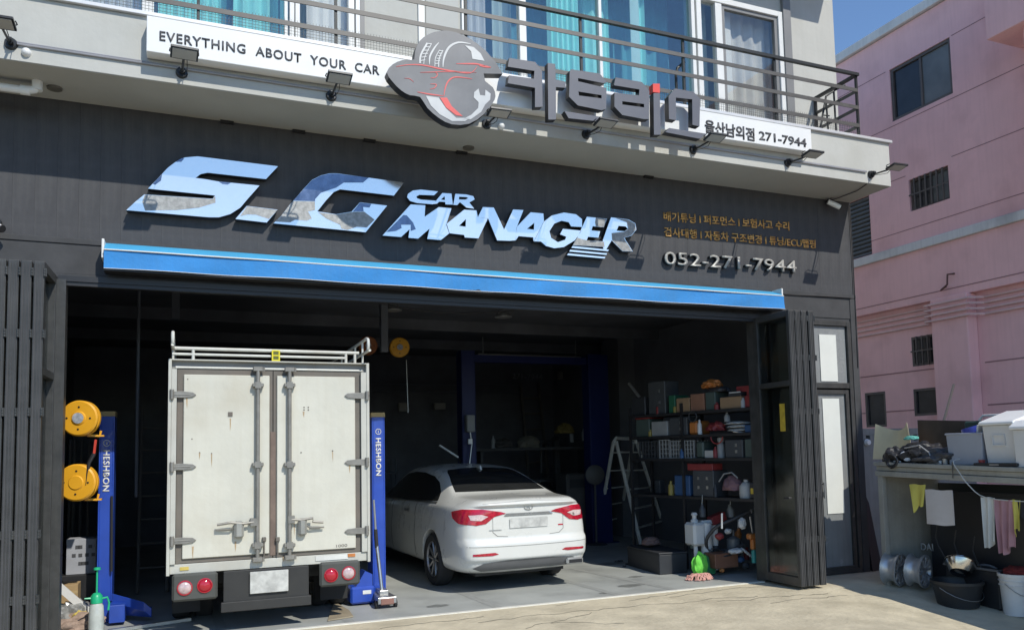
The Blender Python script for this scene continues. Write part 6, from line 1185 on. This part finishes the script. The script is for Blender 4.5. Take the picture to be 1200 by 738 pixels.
# ------------------------------------------------------------------ step ladder
m_lad = M('ladder_alu', (.74, .75, .70), .5, .0, var=.12, scale=8)
t = T('step_ladder', 'aluminium step ladder standing open at the back right of the workshop', 'step ladder', (7.0, 4.2, 0))
def side(a0, a1, b0, b1, n, y0, y1, wr):
    """two rails from the floor to the top with treads between"""
    MB().tube([a0, a1], .03, 4).build('rail', m_lad, t); MB().tube([b0, b1], .03, 4).build('rail', m_lad, t)
    for i in range(1, n+1):
        u = i/(n+.6); p = a0.lerp(a1, u); q = b0.lerp(b1, u); k = MB(); d = (q-p).normalized(); k.prism([p+Vector((0, -wr, 0)), q+Vector((0, -wr, 0)), q+Vector((0, wr, 0)), p+Vector((0, wr, 0))], (0, 0, .022)); k.build('tread', m_lad, t)
A = lambda px, py, Y: W(px, py, Y)
side(G(752, 642), A(722, 517, 4.0), G(782, 630), A(746, 518, 4.2), 5, 0, 0, .04)
side(G(699, 632), A(719, 518, 4.05), G(724, 624), A(742, 518, 4.25), 5, 0, 0, .02)
MB().tube([A(719, 518, 4.02), A(722, 513, 4.02), A(744, 514, 4.2), A(746, 519, 4.2)], .03, 8).build('top_bar', m_lad, t)
# long leaning ladder at the back wall
t = T('wooden_ladder', 'dark leaning ladder against the back wall right of the tall blue post', 'ladder', W(630, 560, 8.2)); q0, q1, q2, q3 = W(610, 449, 8.8), W(631, 449, 8.8), W(622, 585, 7.2), W(645, 580, 7.2); m_ld = M('old_ladder', (.12, .11, .10), .7)
MB().tube([q0, q2], .035, 4).build('rail', m_ld, t); MB().tube([q1, q3], .035, 4).build('rail', m_ld, t)
for i in range(1, 7): u = i/7; k = MB().tube([q0.lerp(q2, u), q1.lerp(q3, u)], .022, 6); k.build('rung', m_ld, t)
# ceiling fittings
m_bay = M('bay_lamp_grey', (.30, .31, .31), .4, .3)
for px, lab in ((460, 'unlit dome lamp under the ceiling behind the truck'), (590, 'unlit dome lamp under the ceiling above the saloon car')):
    c = W(px, 361 if px < 500 else 369, 3.0); t = T('bay_lamp', lab, 'ceiling lamp', c, 0, 'dome lamps under the workshop ceiling'); MB().lathe([(0, .0), (.06, .0), (.07, -.02), (.10, -.05), (.13, -.09), (.128, -.095), (0, -.1)], (c.x, 3.0, c.z+.06), (0, 0, 1), 20).build('shade', m_bay, t, smooth=True); MB().cyl((c.x, 3.0, c.z+.058), (c.x, 3.0, 3.75), .02, n=10).build('stem', m_bay, t)
a, b = W(560, 415, 6), W(680, 419, 6); t = T('ceiling_bar', 'thin pale horizontal bar hung under the ceiling at the back', 'bar', (a+b)/2); MB().cyl(a, b, .022, n=8).build('bar', M('dull_bar', (.30, .30, .28), .5), t)
for x in (a.x+.1, b.x-.1): MB().cyl((x, 6, a.z), (x, 6, 3.75), .008, n=6).build('hanger', m_bay, t)
for px, y0, y1, wd, lab in ((450.5, 350, 412, .10, 'grey square duct hanging between the truck rack and the orange reels'), (206, 335, 374, .09, 'grey duct hanging above the left corner of the truck'),):
    a, b = W(px, y0, 2.6), W(px, y1, 2.6); t = T('hanging_duct', lab, 'duct', a); MB().bbox(a.x-wd/2, a.x+wd/2, 2.6, 2.7, b.z, 3.745, .008).build('duct', M('duct_grey', (.11, .12, .14), .6), t)
a = W(163, 340, 2.0); tag(MB().cyl((a.x, 2.0, 1.2), (a.x, 2.0, 3.74), .018, n=8).build('pipe', M('duct_grey', (.11, .12, .14)), origin=(a.x, 2, 1.2)), 'thin upright pipe behind the blue post left of the truck', 'pipe')
# back wall: notices, sockets, shop number, pipes
bwall = 8.99
t = T('wall_number', 'faded telephone number lettering on the back wall above the leaning ladder', 'lettering', W(618, 437, bwall)); text3('digit', '271-7944', W(600, 443.5, bwall), W(635.5, 445, bwall), .13, M('faded_lettering', (.22, .23, .26), .8), t, .004, .01)
for k, (px, py) in enumerate(((491.5, 396), (519, 397.5), (544.5, 398.5), (575.5, 399), (601.5, 399.5), (625, 400.5), (289, 389), (378, 392))):
    c = W(px, py, bwall); tag(MB().box(c.x-.13, c.x+.13, bwall-.03, bwall-.001, c.z-.05, c.z+.05).build('wall_plate', M('dim_plate', (.17, .18, .20), .6), origin=c), ('first', 'second', 'third', 'fourth', 'fifth', 'sixth')[k]+' from left of the small grey plates high on the back wall' if k < 6 else ('small grey plate high on the back wall above the truck lamp rack, left one' if k == 6 else 'small grey plate high on the back wall above the truck rack, right one'), 'plate', 'small grey plates high on the back wall')
for px, py, wd, h, lab in ((473, 477, .11, .09, 'small pale socket box on the back wall below the right ceiling reel'), (515, 476, .12, .07, 'small pale switch box on the back wall left of the tall blue post'), (657.5, 440, .07, .09, 'small grey box on the back wall beside the shop number')):
    c = W(px, py, bwall-.5); tag(MB().bbox(c.x-wd, c.x+wd, bwall-.55, bwall-.45, c.z-h, c.z+h, .01).build('socket_box', M('socket_grey', (.26, .25, .23), .6), origin=c), lab, 'socket box')
for py in (450, 458.5): a, b = W(434, py, bwall-.3), W(610, py+1, bwall-.3); tag(MB().cyl(a, b, .015, n=6).build('wall_pipe', M('duct_grey', (.11, .12, .14)), origin=a), ('upper' if py < 455 else 'lower')+' of the two thin pipes running along the back wall', 'pipe', 'thin pipes along the back wall')
# things standing far back
t = T('desk_fan', 'round grey floor fan behind the right side of the saloon car', 'fan', G(697, 640)); c = W(697, 556, 4.4); m_fan = M('fan_grey', (.07, .07, .068), .6)
MB().lathe([(0, -.05), (.12, -.045), (.17, -.01), (.17, .02), (.12, .05), (0, .055)], c, (-.2, -1, 0), 28).build('head', m_fan, t, smooth=True); MB().cyl((c.x+.03, c.y+.06, .03), (c.x+.03, c.y+.06, c.z-.1), .02, n=10).lathe([(0, .03), (.02, .03), (.18, .012), (.19, 0)], (c.x+.03, c.y+.06, 0), (0, 0, 1), 20).build('stand', m_fan, t, smooth=True)
t = T('grey_cabinet', 'dull grey machine cabinet behind the saloon car', 'cabinet', G(670, 620)); a = W(664, 555, 5.0); b = W(690, 620, 5.0); MB().bbox(a.x, b.x, 5.0, 5.5, .001, a.z, .03).build('cabinet', M('dull_machine', (.07, .068, .064), .7, var=.2), t); MB().box(a.x+.06, b.x-.06, 4.985, 4.999, a.z-.25, a.z-.1).build('panel', m_k1, t)
t = T('tyre_machine', 'dark machine with a round table at the back of the workshop', 'machine', G(645, 610)); a = W(640, 560, 6.5); MB().bbox(a.x-.35, a.x+.25, 6.4, 7.0, .001, .9, .05).build('base', M('machine_dark', (.05, .05, .05), .6), t); MB().cyl((a.x-.05, 6.7, .9), (a.x-.05, 6.7, 1.02), .06).cyl((a.x-.05, 6.7, 1.02), (a.x-.05, 6.7, 1.07), .28, n=28).build('turntable', m_fan, t, smooth=False); MB().bbox(a.x+.3, a.x+.42, 6.7, 6.85, 0.001, 1.9, .02).tube([(a.x+.36, 6.7, 1.85), (a.x-.05, 6.6, 1.8), (a.x-.05, 6.6, 1.2)], .03, 8).build('column', M('machine_dark', (.05, .05, .05)), t)
t = T('steel_rack', 'grey steel rack with two shelves left of the saloon car roof', 'rack', G(460, 620)); a, b = W(452, 537, 5.5), W(466, 577, 5.5); k = MB()
x0, x1 = a.x-.35, b.x
for x in (x0, x1-.03):
    for y in (5.5, 5.9): k.box(x, x+.03, y, y+.03, 0.001, a.z)
k.build('posts', m_fan, t)
for z in (a.z, (a.z+b.z)/2+.03, b.z-.1, .35): MB().box(x0, x1, 5.5, 5.93, z, z+.025).build('shelf_board', m_fan, t)
t = T('white_tube', 'slim white tube leaning in mid air above the saloon car roof', 'tube', W(525, 528, 4.5)); MB().cyl(W(515, 521.5, 4.4), W(537, 535.5, 4.4), .016, n=8).build('tube', M('tube_white', (.85, .85, .82), .4), t)
MB().tube([W(537, 535.5, 4.4), W(541, 545, 4.45), W(541, 600, 4.5)], .012, 6).build('stand', m_black, t)
t = T('lift_control', 'grey control unit hanging on the tall blue lift post', 'control box', W(551, 497, 4.5)); a, b = W(546, 486, 4.5), W(556, 506, 4.5); MB().bbox(a.x, b.x, 4.45, 4.59, b.z, a.z, .015).build('box', m_kgl, t); MB().tube([W(551, 506, 4.5), W(553, 520, 4.5), W(550, 545, 4.5)], .012, 6).build('cable', m_steel, t); MB().bbox(W(551, 514, 4.4).x-.03, W(551, 514, 4.4).x+.04, 4.4, 4.44, W(551, 520, 4.4).z, W(551, 514, 4.4).z, .005).build('button', m_sign, t)
for px, py, lab in ((578, 517, 'small white bottle on the back bench right of the tall blue post'), (670, 510, 'white bottle at the back left of the second blue post'), (684, 508, 'pale bottle close to the second blue post at the back')):
    c = W(px, py+8, 6.0); t = T('bottle', lab, 'bottle', c, 0, 'bottles on the back bench'); MB().lathe([(0, 0), (.04, 0), (.04, .15), (.015, .19), (.015, .23), (0, .23)], c, (0, 0, 1), 12).build('bottle', m_kgl, t, smooth=True)
a, b = W(555, 527, 6.0), W(690, 520, 6.0); t = T('work_bench', 'long dark work bench across the back of the workshop', 'bench', (a.x+1, 6.3, 0)); zt = W(578, 525, 6.0).z; MB().box(a.x, b.x, 5.85, 6.3, zt-.05, zt-.001).build('top', M('bench_dark', (.05, .05, .048), .7), t)
for x in (a.x+.1, b.x-.15): MB().box(x, x+.05, 5.9, 6.2, 0.001, zt-.051).build('leg', m_k1, t)
lump_m = M('dark_clutter', (.05, .048, .045), .8, var=.4, scale=8)
for k, (px, py, s_, lab) in enumerate(((620, 545, .16, 'dull beige bundle on the back bench above the car boot'), (590, 540, .13, 'dark bundle on the back bench behind the car roof'), (662, 505, .14, 'rounded dark yellow helmet shape on the back bench'))):
    c = W(px, py, 6.0); c.z = max(c.z, zt+.04) if k == 2 else zt+.05; t = T('bundle', lab, 'bundle', c); lump(MB(), c, (s_*1.3, s_, s_), 90+k, 3, .3).build('bundle', M('dull_beige', (.14, .13, .10), .8) if k == 0 else (lump_m if k == 1 else M('dull_yellow', (.16, .12, .03), .6)), t)
# more small workshop clutter, each thing by itself
m_yl = M('tool_yellow', (.28, .22, .05), .5)
def sbottle(lab, px, k, h, r, mat, d=.05, name='bottle', cat='bottle'):
    c = SPt(tpar(px, 500+k*30), d, lev[k]+.001); t = T(name, lab, cat, c); MB().lathe([(0, 0), (r, 0), (r, h*.65), (r*.45, h*.8), (r*.45, h*.95), (0, h)], c, (0, 0, 1), 14).build('bottle', mat, t, smooth=True); return t
sbottle('small red bottle in front of the tall black toolbox on the top shelf', 769, 0, .14, .03, m_kr); sbottle('small yellow bottle between green case and pale cardboard box', 789, 0, .12, .028, m_yl)
sbottle('short red can before the dark green case on the top shelf', 838, 0, .1, .035, m_kr, name='can', cat='can'); sbottle('small white bottle at the near end of the top shelf', 869, 0, .13, .03, m_kw)
sbottle('small yellow can beside the red lidded bin', 760, 1, .1, .03, m_yl, name='can', cat='can'); sbottle('white bottle between the orange cable reel and the red cloth', 818, 1, .2, .03, m_vac)
sbottle('blue bottle in front of the wide pale lattice crate', 800, 2, .13, .028, m_kb, .0); sbottle('red bottle beside the small white box on the third shelf', 836.5, 2, .15, .03, m_kr)
sbottle('yellow topped can on the blue bin shelf at its far end', 784, 3, .2, .04, m_yl, name='can', cat='can'); sbottle('small black bottle beside the drawer case', 836, 3, .17, .03, m_k1)
def tool(name, lab, cat, pts, r, mat): t = T(name, lab, cat, Vector(pts[0])); MB().tube(pts, r, 8).build('body', mat, t, smooth=True); return t
tool('cable_loop', 'black cable loop hanging from the top shelf edge', 'cable', [SPt(tpar(812, 480)+.07*cos(i*pi/6), -.01, lev[0]-.07-.07*sin(i*pi/6)) for i in range(-3, 10)], .008, m_k1)
tool('red_hose_loop', 'thin red hose hanging from the second shelf edge', 'hose', [SPt(tpar(840, 500)+.10*cos(i*pi/6), -.01, lev[1]-.04-.09*sin(i*pi/6)) for i in range(0, 7)], .009, m_kr)
tool('pry_bar', 'steel bar sticking out of the third shelf over the edge', 'bar', [SPt(tpar(875, 530), .2, lev[2]+.3), SPt(tpar(862, 520), -.04, lev[2]+.33)], .01, m_steel)
tool('black_hose', 'black hose lying in loops on the floor under the shelf', 'hose', [W(848, 655, .7)+Vector((.16*cos(i*.7), .1*sin(i*.7), -.02+.012*i)) for i in range(14)], .014, m_k1)
for px, py, sz, m__, lab in ((843, 628, .05, m_kr, 'small red oil can on the floor under the shelf'), (853, 622, .04, m_kw, 'small pale jug beside the translucent canister'), (868, 655, .045, m_kb, 'small blue bottle lying near the brown crate'), (874, 662, .04, m_k2, 'dark tool lying by the right door jamb'), (846, 668, .03, m_ko, 'orange plug on the floor before the brown crate')):
    c = W(px, py, .62); c.z = max(c.z, sz*.4); blobn = lab.split(' ')[-0]; t = T('floor_item', lab, 'tool', c); lump(MB(), c, (sz*1.2, sz, sz*.9), int(px), 2, .25, False).build('body', m__, t)
# items around the left jamb and the back left
t = T('folded_ladder', 'thin grey folded ladder leaning in the dark left of the truck', 'ladder', (-.45, 3.2, 0))
for dx in (0, .32): MB().tube([(-.5+dx, 2.9, .02), (-.5+dx, 3.6, 2.3)], .02, 6).build('rail', m_ld, t)
for i in range(7): u = (i+1)/8; MB().tube([(-.5, 2.9+.7*u, .02+2.28*u), (-.18, 2.9+.7*u, .02+2.28*u)], .012, 6).build('rung', m_ld, t)
t = T('fallen_bar', 'grey steel bar lying on the floor beside the left lift arm', 'bar', (-.3, .75, 0)); MB().obox((-.28, .78, .02), (.75, .05, .03), Matrix.Rotation(.32, 3, 'Z')).build('bar', m_steel, t)
t = T('floor_plate', 'tan steel plate lying on the floor edge beside the truck', 'plate', (1.75, .2, 0)); a, b, c, d = G(383, 700), G(410, 716), G(412, 724), G(384, 728); MB().prism([p+Vector((0, 0, .005)) for p in (G(392, 706), G(409, 716), G(414, 723), G(384, 728))], (0, 0, .012)).build('plate', M('tan_plate', (.30, .25, .17), .8, var=.2), t)
# ------------------------------------------------------------------ more small things on the bench and shelves
def small(name, lab, cat, c, mb, mat, grp=None): return tag(mb.build(name, mat, origin=c), lab, cat, grp)
for px, dx, lab, kind, mat in ((1098, .02, 'small white tub on the bench in front of the black tarpaulin', 'tub', m_sign), (1105, .03, 'short silver tin on the bench left of the grey bin', 'tin', m_steel), (1070, .0, 'small black cup at the bench edge near the cable coil', 'cup', m_black), (1148, .0, 'red capped bottle lying between grey bin and cooler box', 'bottle', m_kr)):
    c = OX(px, 538, CXP+dx); z = ct(c.y)+.001; q = MB().cyl((c.x+.03, c.y, z), (c.x+.03, c.y, z+.06), .026, .032, 14); small(kind, lab, kind, Vector((c.x+.03, c.y, z)), q, mat)
for px, py, L, a, lab, mat in ((1092, 537, .16, .3, 'dark spanner lying on the bench below the tarpaulin', m_steel), (1150, 539, .12, -.2, 'black handle lying in front of the cooler box', m_black), (1050, 540, .10, .8, 'pale stub of pipe at the far end of the bench', m_kw)):
    c = OX(px, py, CXP); z = ct(c.y)+.012; q = MB().tube([(c.x+.01, c.y-L/2, z), (c.x+.01+.03*a, c.y, z+.004), (c.x+.02, c.y+L/2, z)], .010, 6); small('hand_tool', lab, 'tool', Vector((c.x, c.y, z)), q, mat)
spec = [(752, 3, .16, .10, m_k2, 'dark box at the far end of the fourth shelf, left of the yellow can'), (768, 3, .10, .14, m_kgl, 'pale small box beside the dark box on the fourth shelf'), (778, 3, .22, .05, m_kdg, 'narrow green grey box on the fourth shelf'), (845, 1, .05, .16, m_k1, 'flat black box under the white sacks'), (826, 0, .30, .05, m_k1, 'upright black box behind the dark green case on the top shelf'), (860, 0, .22, .07, m_k2, 'upright dark box behind the open cardboard box')]
for px, k, h, wd_, mat, lab in spec:
    tc = tpar(px, 500+30*k); q = MB(); sbox(q, tc-wd_/2, tc+wd_/2, .32, .42, lev[k]+.001, lev[k]+h+.03, .006); small('box', lab, 'box', SPt(tc, .36, lev[k]), q, mat)
for k, (px, py, r_, mat, lab) in enumerate(((812, 634, .05, m_kdg, 'dark green jug behind the white tank'), (856, 598, .05, m_kgl, 'pale jug hanging under the fourth shelf'), (823, 598, .045, m_k2, 'dark flask under the fourth shelf'), (875, 648, .04, m_kr, 'small red can beside the orange drill'), (865, 626, .045, m_ko, 'orange funnel under the fourth shelf'), (838, 642, .06, m_k1, 'black motor on the floor behind the curved hose'))):
    c = W(px, py, .95); t = T('jug' if k < 3 else 'can', lab, 'jug' if k < 3 else 'can', c); MB().lathe([(0, -.08), (r_, -.08), (r_, .02), (r_*.5, .05), (r_*.5, .08), (0, .08)], c, (.1*k-.2, 0, 1), 14).build('body', mat, t, smooth=True)
    if c.z > .35: MB().tube([c+Vector((0, 0, .08)), c+Vector((.01, 0, .2))], .004, 5).build('hook', m_steel, t)
for k, (x0, x1, sagz) in enumerate(((-1.3, 1.6, .12), (2.0, 4.6, .16))):
    pts = [Vector((x0+(x1-x0)*i/12, 1.6+k*.8, 3.66-sagz*4*(i/12)*(1-i/12))) for i in range(13)]; small('ceiling_cable', ('sagging dark cable under the ceiling above the truck', 'sagging dark cable under the ceiling above the saloon car')[k], 'cable', pts[0], MB().tube(pts, .008, 6), m_k1)
